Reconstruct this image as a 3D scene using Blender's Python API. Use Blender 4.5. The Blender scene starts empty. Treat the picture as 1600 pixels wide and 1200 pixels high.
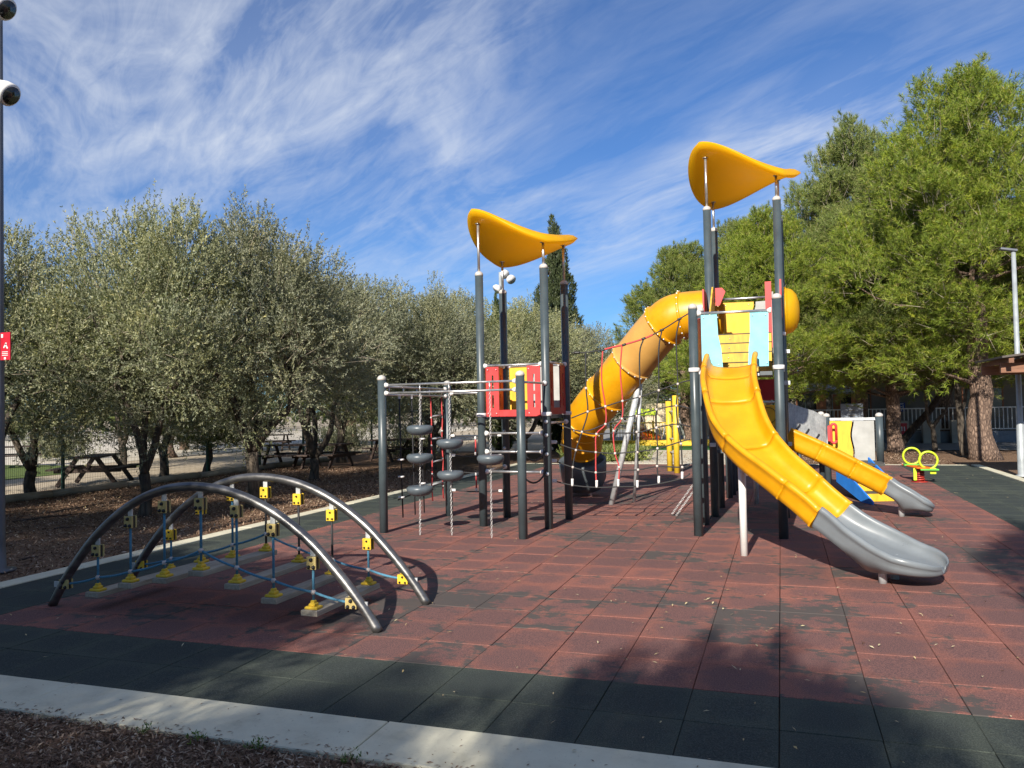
import bpy, math, random
import numpy as np
from mathutils import Vector, Matrix, Quaternion
R = math.radians
S = bpy.context.scene
COL = S.collection
random.seed(7)

# ------------------------------------------------------------------ camera
EYE = 1.73
FPX = 1235.0
cam_d = bpy.data.cameras.new('camera'); cam = bpy.data.objects.new('camera', cam_d); COL.objects.link(cam)
cam_d.sensor_fit = 'HORIZONTAL'; cam_d.sensor_width = 36.0; cam_d.lens = FPX/1600*36.0
cam_d.clip_start = 0.05; cam_d.clip_end = 3000
_pitch = math.atan(37/FPX); _yaw = math.atan(419/FPX*math.cos(_pitch)); _roll = 0.02
_f = Vector((-math.sin(_yaw)*math.cos(_pitch), math.cos(_yaw)*math.cos(_pitch), math.sin(_pitch)))
_r = Vector((math.cos(_yaw), math.sin(_yaw), 0)); _u = _r.cross(_f)
_R = math.cos(_roll)*_r - math.sin(_roll)*_u; _U = math.sin(_roll)*_r + math.cos(_roll)*_u
m = Matrix((( _R.x, _U.x, -_f.x, 0), (_R.y, _U.y, -_f.y, 0), (_R.z, _U.z, -_f.z, EYE), (0, 0, 0, 1)))
cam.matrix_world = m
S.camera = cam
CO = Vector((0, 0, EYE))
def ray(px, py): return _f + (px-800)/FPX*_R - (py-600)/FPX*_U
def at(px, py, Y):                      # the point of the vertical plane y = Y seen at a photo position
    d = ray(px, py); return CO + d*(Y/d.y)
def onplane(px, py, p0, p1):            # the point of the vertical plane through p0-p1 (plan points)
    n = Vector((p1[1]-p0[1], -(p1[0]-p0[0]), 0)); d = ray(px, py)
    return CO + d*((Vector((p0[0], p0[1], 0))-CO).dot(n)/d.dot(n))
def ground(px, py, z=0.0):
    d = ray(px, py); return CO + d*((z-EYE)/d.z)

# ------------------------------------------------------------------ light
SUN_EL, SUN_AZ = 29.0, 183.5
sun_d = bpy.data.lights.new('sun', 'SUN'); sun = bpy.data.objects.new('sun', sun_d); COL.objects.link(sun)
sun_d.energy = 5.0; sun_d.angle = R(0.55); sun_d.color = (1.0, 0.93, 0.82)
_s = Vector((math.sin(R(SUN_AZ))*math.cos(R(SUN_EL)), math.cos(R(SUN_AZ))*math.cos(R(SUN_EL)), math.sin(R(SUN_EL))))
sun.rotation_euler = _s.to_track_quat('Z', 'Y').to_euler(); sun.location = (0, -20, 30)
W = bpy.data.worlds.new('World'); S.world = W; W.use_nodes = True
S.view_settings.view_transform = 'Standard'; S.view_settings.look = 'None'
S.view_settings.exposure = 0.70; S.view_settings.gamma = 1.0; S.view_settings.use_curve_mapping = False

class NT:
    """small helper round a node tree"""
    def __init__(s, nt): s.nt = nt; nt.nodes.clear()
    def n(s, t, props=None, **ins):
        nd = s.nt.nodes.new(t)
        for k, v in (props or {}).items(): setattr(nd, k, v)
        for k, v in ins.items():
            key = int(k[1:]) if k[0] == 'i' and k[1:].isdigit() else k.replace('_', ' ')
            s.set(nd, key, v)
        return nd
    def set(s, nd, key, v):
        inp = nd.inputs[key]
        if isinstance(v, tuple) and len(v) == 2 and hasattr(v[0], 'outputs'): s.nt.links.new(v[0].outputs[v[1]], inp)
        elif hasattr(v, 'outputs'): s.nt.links.new(v.outputs[0], inp)
        else: inp.default_value = v
    def math(s, op, a, b=0.0, c=None, clamp=False):
        nd = s.n('ShaderNodeMath', {'operation': op, 'use_clamp': clamp}, i0=a, i1=b)
        if c is not None: s.set(nd, 2, c)
        return nd
    def mix(s, f, a, b, mode='MIX'):
        nd = s.nt.nodes.new('ShaderNodeMix'); nd.data_type = 'RGBA'; nd.blend_type = mode
        for i, v in ((0, f), (6, a), (7, b)):
            if isinstance(v, tuple) and len(v) == 3 and not hasattr(v[0], 'outputs'): v = (*v, 1)
            s.set(nd, i, v)
        return (nd, 2)
    def ramp(s, f, stops):
        nd = s.nt.nodes.new('ShaderNodeValToRGB'); s.set(nd, 0, f)
        el = nd.color_ramp.elements
        while len(el) < len(stops): el.new(0.5)
        for e, (p, c) in zip(el, stops):
            e.position = p; e.color = (*c, 1) if isinstance(c, tuple) else (c, c, c, 1)
        return nd

# sky: Nishita plus wind-drawn cirrus that lie on a high plane
w = NT(W.node_tree)
sky = w.n('ShaderNodeTexSky', {'sky_type': 'NISHITA', 'sun_disc': False, 'sun_elevation': R(SUN_EL), 'sun_rotation': R(SUN_AZ),
                                'altitude': 50, 'air_density': 1.0, 'dust_density': 0.25, 'ozone_density': 3.2})
tc = w.n('ShaderNodeTexCoord'); sep = w.n('ShaderNodeSeparateXYZ', i0=(tc, 'Generated'))
zc = w.math('MAXIMUM', (sep, 2), 0.0); zd = w.math('ADD', zc, 0.13)
ux = w.math('DIVIDE', (sep, 0), zd); uy = w.math('DIVIDE', (sep, 1), zd)
ca, sa = -0.80, 0.60                    # the wind's direction in plan
al = w.math('ADD', w.math('MULTIPLY', ux, ca), w.math('MULTIPLY', uy, sa))
ac = w.math('ADD', w.math('MULTIPLY', ux, sa), w.math('MULTIPLY', uy, -ca))
def cn(sa_, sc_, seed, det, rough, dist):
    v = w.n('ShaderNodeCombineXYZ', i0=w.math('MULTIPLY', al, sa_), i1=w.math('MULTIPLY', ac, sc_), i2=seed)
    return w.n('ShaderNodeTexNoise', {'noise_dimensions': '3D'}, Vector=v, Scale=1.0, Detail=det, Roughness=rough, Distortion=dist)
big = cn(0.42, 0.80, 30.8, 3.0, 0.5, 0.4)
med = cn(1.3, 3.2, 36.8, 5.0, 0.60, 0.8)
fin = cn(4.0, 15.0, 33.8, 6.0, 0.66, 1.0)
cov = w.n('ShaderNodeMapRange', i0=(big, 0), i1=0.41, i2=0.62, i3=0.24, i4=1.0)
dn = w.math('ADD', w.math('MULTIPLY', (med, 0), 0.74), w.math('MULTIPLY', (fin, 0), 0.26))
str_ = w.n('ShaderNodeMapRange', i0=dn, i1=0.40, i2=0.66, i3=0.0, i4=1.0)
cl = w.math('MULTIPLY', w.math('ADD', w.math('MULTIPLY', cov, 0.19), w.math('MULTIPLY', w.math('MULTIPLY', cov, str_), 0.85)), 1.0, clamp=True)
hz = w.n('ShaderNodeMapRange', i0=zc, i1=0.05, i2=0.30, i3=0.10, i4=1.0)
cl = w.math('MULTIPLY', w.math('MULTIPLY', cl, hz), 0.80, clamp=True)
blue = w.mix(1.0, (sky, 0), (0.39, 0.66, 1.00), 'MULTIPLY')
ccol = w.mix(cl, blue, (6.3, 6.75, 7.5))
bg = w.n('ShaderNodeBackground', i0=ccol, i1=0.075)
w.n('ShaderNodeOutputWorld', i0=bg)

# ------------------------------------------------------------------ materials
MATS = {}
def newmat(name):
    M = bpy.data.materials.new(name); M.use_nodes = True; t = NT(M.node_tree); MATS[name] = M; return M, t
def finish(t, col, rough=0.5, metal=0.0, bump=None, bstr=0.3, bdist=0.01, spec=0.5, coat=0.0):
    b = t.n('ShaderNodeBsdfPrincipled'); t.set(b, 'Base Color', (*col, 1) if isinstance(col, tuple) and len(col) == 3 and not hasattr(col[0], 'outputs') else col)
    t.set(b, 'Roughness', rough); t.set(b, 'Metallic', metal); t.set(b, 'Specular IOR Level', spec); t.set(b, 'Coat Weight', coat)
    if bump is not None:
        bp = t.n('ShaderNodeBump', Strength=bstr, Distance=bdist, Height=bump); t.set(b, 'Normal', bp)
    t.n('ShaderNodeOutputMaterial', i0=b); return b
def plain(name, c, rough=0.45, metal=0.0, var=0.18, scale=6.0, grime=0.0, fine=90.0, bstr=0.08, stretch=(1, 1, 1), spec=0.5):
    """paint, plastic or metal with faint fading, scuffs and dirt specks"""
    M, t = newmat(name)
    co = t.n('ShaderNodeTexCoord'); mp = t.n('ShaderNodeMapping', Vector=(co, 'Object'), Scale=stretch)
    a = t.n('ShaderNodeTexNoise', Vector=mp, Scale=scale, Detail=5.0, Roughness=0.6)
    f = t.n('ShaderNodeTexNoise', Vector=mp, Scale=fine, Detail=3.0, Roughness=0.7)
    dark = tuple(x*(1-var) for x in c); light = tuple(min(1, x*(1+var*0.6)+0.01*var) for x in c)
    k = t.ramp((a, 0), [(0.32, dark), (0.68, light)])
    col = t.mix(t.n('ShaderNodeMapRange', i0=(f, 0), i1=0.60, i2=0.78, i3=0.0, i4=0.25+grime), k, tuple(x*0.55+0.02 for x in c))
    rr = t.n('ShaderNodeMapRange', i0=(a, 0), i1=0.3, i2=0.7, i3=max(0.05, rough-0.08), i4=rough+0.1)
    finish(t, col, rr, metal, (f, 0), bstr, 0.004, spec); return M
plain('post_paint', (0.052, 0.070, 0.078), 0.38, var=0.2, scale=3)
plain('cap_plastic', (0.50, 0.47, 0.43), 0.5, var=0.2, scale=20, grime=0.3)
plain('steel', (0.62, 0.61, 0.59), 0.33, 0.85, var=0.2, scale=8)
plain('galvanised', (0.55, 0.57, 0.58), 0.42, 0.35, var=0.2, scale=14)
plain('brushed_steel', (0.20, 0.195, 0.19), 0.36, 0.85, var=0.35, scale=5, stretch=(1, 1, 3))
plain('white_plastic', (0.72, 0.70, 0.68), 0.5, var=0.12)
plain('yellow_plastic', (0.66, 0.30, 0.002), 0.38, var=0.16, scale=3.0, grime=0.22, fine=26, bstr=0.12)
plain('faded_yellow_plastic', (0.55, 0.30, 0.075), 0.5, var=0.12, scale=2.2, fine=45)
plain('canopy_plastic', (0.88, 0.53, 0.006), 0.42, var=0.10, scale=2.0, fine=60)
M = MATS['canopy_plastic']; _nt = M.node_tree; _o = [n for n in _nt.nodes if n.type == 'OUTPUT_MATERIAL'][0]; _b = [n for n in _nt.nodes if n.type == 'BSDF_PRINCIPLED'][0]
_t = _nt.nodes.new('ShaderNodeBsdfTranslucent'); _t.inputs[0].default_value = (1.0, 0.66, 0.03, 1); _m = _nt.nodes.new('ShaderNodeMixShader'); _m.inputs[0].default_value = 0.50
_nt.links.new(_b.outputs[0], _m.inputs[1]); _nt.links.new(_t.outputs[0], _m.inputs[2]); _nt.links.new(_m.outputs[0], _o.inputs[0])
plain('grey_plastic', (0.17, 0.19, 0.205), 0.34, var=0.12, scale=3, fine=60, grime=0.1)
plain('dark_grey_plastic', (0.085, 0.10, 0.11), 0.4, var=0.15, scale=5)
plain('disc_rubber', (0.085, 0.105, 0.12), 0.38, var=0.15, scale=8)
plain('red_board', (0.60, 0.035, 0.035), 0.48, var=0.12)
plain('deep_red_board', (0.36, 0.012, 0.015), 0.5, var=0.15)
plain('orange_red_board', (0.62, 0.08, 0.02), 0.5, var=0.12)
plain('yellow_board', (0.74, 0.42, 0.02), 0.55, var=0.18, scale=4, grime=0.25, stretch=(3, 3, 0.7))
plain('worn_yellow_board', (0.62, 0.39, 0.045), 0.6, var=0.3, scale=5, grime=0.5, fine=30, stretch=(3, 3, 0.6))
plain('cyan_board', (0.22, 0.58, 0.66), 0.6, var=0.22, scale=6, grime=0.5, fine=24)
plain('grey_board', (0.36, 0.36, 0.34), 0.6, var=0.16, scale=5, grime=0.15)
plain('blue_board', (0.02, 0.20, 0.66), 0.5, var=0.14)
plain('anti_slip', (0.06, 0.06, 0.055), 0.85, var=0.3, scale=30)
plain('black_rubber', (0.012, 0.012, 0.013), 0.5)
plain('blue_rope', (0.07, 0.22, 0.33), 0.75, var=0.3, scale=60, fine=240, bstr=0.6)
plain('black_rope', (0.022, 0.022, 0.024), 0.7, var=0.3, scale=60, fine=200, bstr=0.5)
plain('red_rope', (0.50, 0.05, 0.05), 0.7, var=0.25, scale=60, fine=200, bstr=0.5)
plain('knot_plastic', (0.55, 0.48, 0.44), 0.5)
plain('clamp_yellow', (0.70, 0.46, 0.03), 0.5, var=0.1, scale=20)
plain('clamp_tan', (0.50, 0.39, 0.15), 0.5, var=0.1, scale=20)
plain('chain_steel', (0.66, 0.64, 0.62), 0.35, 0.7)
plain('fence_green', (0.012, 0.065, 0.035), 0.5)
plain('fence_wire', (0.02, 0.035, 0.028), 0.6)
plain('lime_plastic', (0.50, 0.68, 0.02), 0.4)
plain('leaf_green_plastic', (0.12, 0.46, 0.06), 0.4)
plain('spring_red', (0.34, 0.03, 0.02), 0.4)
plain('orange_plastic', (0.78, 0.14, 0.01), 0.4)
plain('lamp_grey', (0.34, 0.37, 0.38), 0.45, 0.2, scale=4)
plain('lamp_dark', (0.11, 0.12, 0.14), 0.45, 0.2, scale=4)
plain('sign_red', (0.50, 0.012, 0.03), 0.4)
plain('sign_blue', (0.02, 0.05, 0.28), 0.4)
plain('sign_grey', (0.20, 0.23, 0.28), 0.5)
plain('brown_paint', (0.30, 0.11, 0.05), 0.6)
plain('orange_paint', (0.52, 0.20, 0.09), 0.6)
plain('render_wall', (0.42, 0.38, 0.32), 0.85, var=0.2, scale=2)
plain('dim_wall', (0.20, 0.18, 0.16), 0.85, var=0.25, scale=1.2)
plain('beige_wall', (0.62, 0.50, 0.33), 0.85, var=0.2, scale=1.2)
plain('window_dark', (0.02, 0.022, 0.025), 0.15)
plain('roof_dark', (0.09, 0.075, 0.065), 0.8)
plain('fabric_shade', (0.42, 0.46, 0.52), 0.8)

def wood_mat(name, c1, c2, ax=(1, 12, 12)):
    M, t = newmat(name); co = t.n('ShaderNodeTexCoord'); mp = t.n('ShaderNodeMapping', Vector=(co, 'Object'), Scale=ax)
    a = t.n('ShaderNodeTexNoise', Vector=mp, Scale=3.0, Detail=6.0, Roughness=0.7, Distortion=0.4)
    b = t.n('ShaderNodeTexNoise', Vector=(co, 'Object'), Scale=2.5, Detail=3.0)
    k = t.ramp((a, 0), [(0.3, c1), (0.7, c2)])
    col = t.mix(t.n('ShaderNodeMapRange', i0=(b, 0), i1=0.4, i2=0.7, i3=0.0, i4=0.45), k, tuple(x*0.6 for x in c1))
    finish(t, col, 0.8, 0, (a, 0), 0.4, 0.006); return M
wood_mat('weathered_wood', (0.24, 0.21, 0.16), (0.44, 0.39, 0.31), (12, 1, 12))
wood_mat('dark_wood', (0.035, 0.022, 0.018), (0.09, 0.06, 0.048))
wood_mat('pergola_wood', (0.16, 0.075, 0.045), (0.30, 0.15, 0.09))
def bark_mat(name, c1, c2, sc=9.0):
    M, t = newmat(name); co = t.n('ShaderNodeTexCoord'); mp = t.n('ShaderNodeMapping', Vector=(co, 'Object'), Scale=(1, 1, 0.35))
    v = t.n('ShaderNodeTexVoronoi', {'feature': 'DISTANCE_TO_EDGE'}, Vector=mp, Scale=sc)
    a = t.n('ShaderNodeTexNoise', Vector=mp, Scale=sc*1.6, Detail=6.0, Roughness=0.7, Distortion=0.8)
    h = t.math('ADD', t.math('MULTIPLY', (v, 0), 1.3), t.math('MULTIPLY', (a, 0), 0.6))
    k = t.ramp(h, [(0.2, c1), (0.75, c2)])
    finish(t, (k, 0), 0.9, 0, h, 1.0, 0.05); return M
bark_mat('olive_bark', (0.025, 0.020, 0.016), (0.12, 0.095, 0.07))
bark_mat('pine_bark', (0.045, 0.026, 0.019), (0.29, 0.195, 0.14), 15.0)
plain('twig_wood', (0.30, 0.25, 0.19), 0.85, var=0.2)
bark_mat('dark_bark', (0.012, 0.010, 0.008), (0.06, 0.045, 0.036))

def leaf_mat(name, cols, tr=0.25, lf=0.35, rough=0.55):
    """foliage: leaf to leaf variation plus slow drifts of tint over the crown (bronze, yellowing)"""
    M, t = newmat(name)
    g = t.n('ShaderNodeNewGeometry'); oi = t.n('ShaderNodeObjectInfo'); co = t.n('ShaderNodeTexCoord')
    k = t.ramp((g, 'Random Per Island'), [(i/(len(cols)-1), c) for i, c in enumerate(cols)])
    nz = t.n('ShaderNodeTexNoise', Vector=(co, 'Object'), Scale=0.7, Detail=3.0)
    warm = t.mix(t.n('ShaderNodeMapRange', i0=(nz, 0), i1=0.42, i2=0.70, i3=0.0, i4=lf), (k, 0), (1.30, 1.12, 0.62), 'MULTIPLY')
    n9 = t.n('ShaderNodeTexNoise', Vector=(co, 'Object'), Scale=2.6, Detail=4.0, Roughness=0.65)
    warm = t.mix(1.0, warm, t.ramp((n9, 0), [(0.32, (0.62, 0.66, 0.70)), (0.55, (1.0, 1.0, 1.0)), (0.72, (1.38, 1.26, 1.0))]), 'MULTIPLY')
    hs = t.n('ShaderNodeHueSaturation', Hue=0.5, Saturation=t.n('ShaderNodeMapRange', i0=(oi, 'Random'), i3=0.85, i4=1.12),
             Value=t.n('ShaderNodeMapRange', i0=(oi, 'Random'), i3=0.88, i4=1.12), Color=warm)
    b = t.n('ShaderNodeBsdfPrincipled'); t.set(b, 'Base Color', hs); t.set(b, 'Roughness', rough); t.set(b, 'Specular IOR Level', 0.35)
    tl = t.n('ShaderNodeBsdfTranslucent', i0=t.mix(1.0, hs, (1.0, 1.25, 0.4), 'MULTIPLY'))
    mx = t.n('ShaderNodeMixShader', i0=tr, i1=b, i2=tl); t.n('ShaderNodeOutputMaterial', i0=mx); return M
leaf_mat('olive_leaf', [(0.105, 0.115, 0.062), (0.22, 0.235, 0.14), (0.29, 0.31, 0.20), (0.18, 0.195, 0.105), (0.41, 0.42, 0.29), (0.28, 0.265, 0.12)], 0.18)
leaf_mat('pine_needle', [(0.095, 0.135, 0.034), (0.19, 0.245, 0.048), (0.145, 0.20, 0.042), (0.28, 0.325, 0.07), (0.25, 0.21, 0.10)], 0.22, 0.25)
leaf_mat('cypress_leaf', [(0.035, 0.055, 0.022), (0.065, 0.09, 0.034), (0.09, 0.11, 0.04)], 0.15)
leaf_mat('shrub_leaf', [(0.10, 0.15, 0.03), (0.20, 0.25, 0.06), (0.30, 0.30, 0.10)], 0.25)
leaf_mat('grass_leaf', [(0.08, 0.15, 0.03), (0.15, 0.22, 0.05)], 0.25)

# rubber tiles: red or green granules, a pressed smoother middle, brighter crumb at the rims, black base laid bare in patches
def rubber(name, mid, rim, worn, patch_lo, patch_hi):
    M, t = newmat(name)
    g = t.n('ShaderNodeNewGeometry'); sp = t.n('ShaderNodeSeparateXYZ', i0=(g, 'Position'))
    def local(o, off):
        a = t.math('DIVIDE', t.math('SUBTRACT', (sp, o), off), 0.5)
        fr = t.math('FRACT', t.math('ADD', a, 200.0)); fl = t.math('FLOOR', t.math('ADD', a, 200.0))
        return t.math('ABSOLUTE', t.math('SUBTRACT', fr, 0.5)), fl
    lx, cx = local(0, TX0); ly, cy = local(1, TY0)
    wn = t.n('ShaderNodeTexWhiteNoise', {'noise_dimensions': '2D'}, Vector=t.n('ShaderNodeCombineXYZ', i0=cx, i1=cy))
    n1 = t.n('ShaderNodeTexNoise', Vector=(g, 'Position'), Scale=9.0, Detail=6.0, Roughness=0.72, Distortion=0.3)
    n2 = t.n('ShaderNodeTexNoise', Vector=(g, 'Position'), Scale=0.55, Detail=4.0, Roughness=0.6)
    n3 = t.n('ShaderNodeTexNoise', Vector=(g, 'Position'), Scale=120.0, Detail=3.0, Roughness=0.85)
    st = t.n('ShaderNodeMapping', Vector=(g, 'Position'), Scale=(3.6, 4.4, 1)); n4 = t.n('ShaderNodeTexNoise', Vector=st, Scale=1.6, Detail=7.0, Roughness=0.72)
    # distance from the tile's middle, superellipse
    d = t.math('POWER', t.math('ADD', t.math('POWER', lx, 3.0), t.math('POWER', ly, 3.0)), 0.3333)
    dj = t.math('ADD', d, t.math('ADD', t.math('MULTIPLY', t.math('SUBTRACT', (n1, 0), 0.5), 0.62), t.math('MULTIPLY', t.math('SUBTRACT', (wn, 0), 0.55), 0.16)))
    rimf = t.n('ShaderNodeMapRange', i0=dj, i1=0.28, i2=0.46, i3=0.0, i4=0.85)
    c = t.mix(rimf, mid, rim)
    c = t.mix(t.n('ShaderNodeMapRange', i0=(n3, 0), i1=0.48, i2=0.68, i3=0.0, i4=0.75), c, tuple(min(1, x*1.8+0.015) for x in rim))
    c = t.mix(t.n('ShaderNodeMapRange', i0=(n3, 0), i1=0.32, i2=0.5, i3=0.65, i4=0.0), c, tuple(x*0.35 for x in mid))
    # worn to the black
    e = t.math('ADD', t.math('ADD', t.math('MULTIPLY', (n2, 0), 1.0), t.math('MULTIPLY', (n4, 0), 0.75)), t.math('ADD', t.math('MULTIPLY', (wn, 0), 0.16), t.math('MULTIPLY', d, 0.22)))
    wf = t.n('ShaderNodeMapRange', i0=e, i1=patch_lo, i2=patch_hi, i3=0.0, i4=0.93)
    c = t.mix(wf, c, worn)
    tint = t.mix(0.5, c, t.mix((wn, 0), (0.72, 0.74, 0.78), (1.18, 1.12, 1.06)), 'MULTIPLY')
    c = t.mix(t.n('ShaderNodeMapRange', i0=(n2, 0), i1=0.3, i2=0.7, i3=0.0, i4=0.35), tint, tuple((a+b)*0.5 for a, b in zip(mid, worn)))
    hh = t.math('ADD', (n3, 0), t.math('MULTIPLY', (n1, 0), 0.6))
    finish(t, c, 0.92, 0, hh, 0.55, 0.006, 0.25)
TX0, TY0 = -0.055, 4.95
rubber('red_rubber', (0.140, 0.076, 0.073), (0.260, 0.102, 0.076), (0.066, 0.070, 0.066), 1.075, 1.135)
rubber('green_rubber', (0.036, 0.045, 0.043), (0.058, 0.070, 0.056), (0.030, 0.036, 0.034), 1.20, 1.34)

def ground_mat(name, cols, sc, bstr=0.5, big=0.4, bdist=0.02):
    M, t = newmat(name); g = t.n('ShaderNodeNewGeometry')
    a = t.n('ShaderNodeTexNoise', Vector=(g, 'Position'), Scale=sc, Detail=7.0, Roughness=0.75)
    b = t.n('ShaderNodeTexNoise', Vector=(g, 'Position'), Scale=big, Detail=4.0, Roughness=0.6)
    v = t.n('ShaderNodeTexVoronoi', Vector=(g, 'Position'), Scale=sc*0.9)
    k = t.ramp((v, 'Color'), [(0.15, cols[0]), (0.5, cols[1]), (0.85, cols[2])])
    c = t.mix((b, 0), (k, 0), cols[3]); c = t.mix(t.n('ShaderNodeMapRange', i0=(a, 0), i1=0.35, i2=0.55, i3=0.6, i4=0.0), c, tuple(x*0.45 for x in cols[0]))
    finish(t, c, 0.95, 0, (a, 0), bstr, bdist, 0.2)
ground_mat('bark_mulch', [(0.09, 0.052, 0.034), (0.25, 0.15, 0.092), (0.40, 0.28, 0.19), (0.20, 0.125, 0.08)], 42, 0.9)
ground_mat('dry_soil', [(0.40, 0.33, 0.24), (0.50, 0.42, 0.31), (0.58, 0.50, 0.38), (0.46, 0.38, 0.28)], 12, 0.4)
ground_mat('pale_sand', [(0.56, 0.50, 0.40), (0.64, 0.57, 0.46), (0.70, 0.64, 0.52), (0.60, 0.54, 0.44)], 14, 0.3)
ground_mat('lawn', [(0.05, 0.10, 0.02), (0.10, 0.16, 0.035), (0.15, 0.20, 0.05), (0.14, 0.17, 0.06)], 30, 0.8)
ground_mat('path_concrete', [(0.24, 0.25, 0.26), (0.28, 0.29, 0.30), (0.31, 0.31, 0.31), (0.26, 0.26, 0.26)], 40, 0.2)
ground_mat('artificial_turf', [(0.03, 0.13, 0.03), (0.045, 0.17, 0.04), (0.06, 0.20, 0.05), (0.05, 0.16, 0.04)], 60, 0.4)
M, t = newmat('kerb_concrete'); g = t.n('ShaderNodeNewGeometry')
a = t.n('ShaderNodeTexNoise', Vector=(g, 'Position'), Scale=3.0, Detail=8.0, Roughness=0.65)
b = t.n('ShaderNodeTexNoise', Vector=(g, 'Position'), Scale=55.0, Detail=5.0, Roughness=0.7)
c = t.ramp((a, 0), [(0.25, (0.44, 0.41, 0.30)), (0.45, (0.59, 0.555, 0.42)), (0.75, (0.68, 0.65, 0.50))])
c = t.mix(t.n('ShaderNodeMapRange', i0=(b, 0), i1=0.60, i2=0.72, i3=0.0, i4=0.45), (c, 0), (0.18, 0.16, 0.12))
finish(t, c, 0.85, 0, (b, 0), 0.35, 0.004, 0.3)
M, t = newmat('chip_wood'); g = t.n('ShaderNodeNewGeometry')
k = t.ramp((g, 'Random Per Island'), [(0.0, (0.06, 0.032, 0.022)), (0.35, (0.17, 0.095, 0.058)), (0.65, (0.27, 0.175, 0.115)), (0.9, (0.40, 0.29, 0.20)), (1.0, (0.52, 0.43, 0.33))])
finish(t, (k, 0), 0.9)
M, t = newmat('dry_leaf'); g = t.n('ShaderNodeNewGeometry')
k = t.ramp((g, 'Random Per Island'), [(0.0, (0.50, 0.36, 0.14)), (0.5, (0.55, 0.48, 0.30)), (1.0, (0.30, 0.20, 0.09))])
finish(t, (k, 0), 0.8)
M, t = newmat('climbing_wall_grey'); co = t.n('ShaderNodeTexCoord')
a = t.n('ShaderNodeTexNoise', Vector=(co, 'Object'), Scale=5.0, Detail=8.0, Roughness=0.8)
b = t.n('ShaderNodeTexWave', Vector=(co, 'Object'), Scale=7.0, Distortion=9.0, Detail=3.0)
k = t.ramp((a, 0), [(0.35, (0.22, 0.23, 0.23)), (0.55, (0.40, 0.41, 0.40)), (0.7, (0.55, 0.55, 0.53))])
finish(t, t.mix(t.math('MULTIPLY', (b, 0), 0.25), (k, 0), (0.2, 0.2, 0.2)), 0.75)

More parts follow.
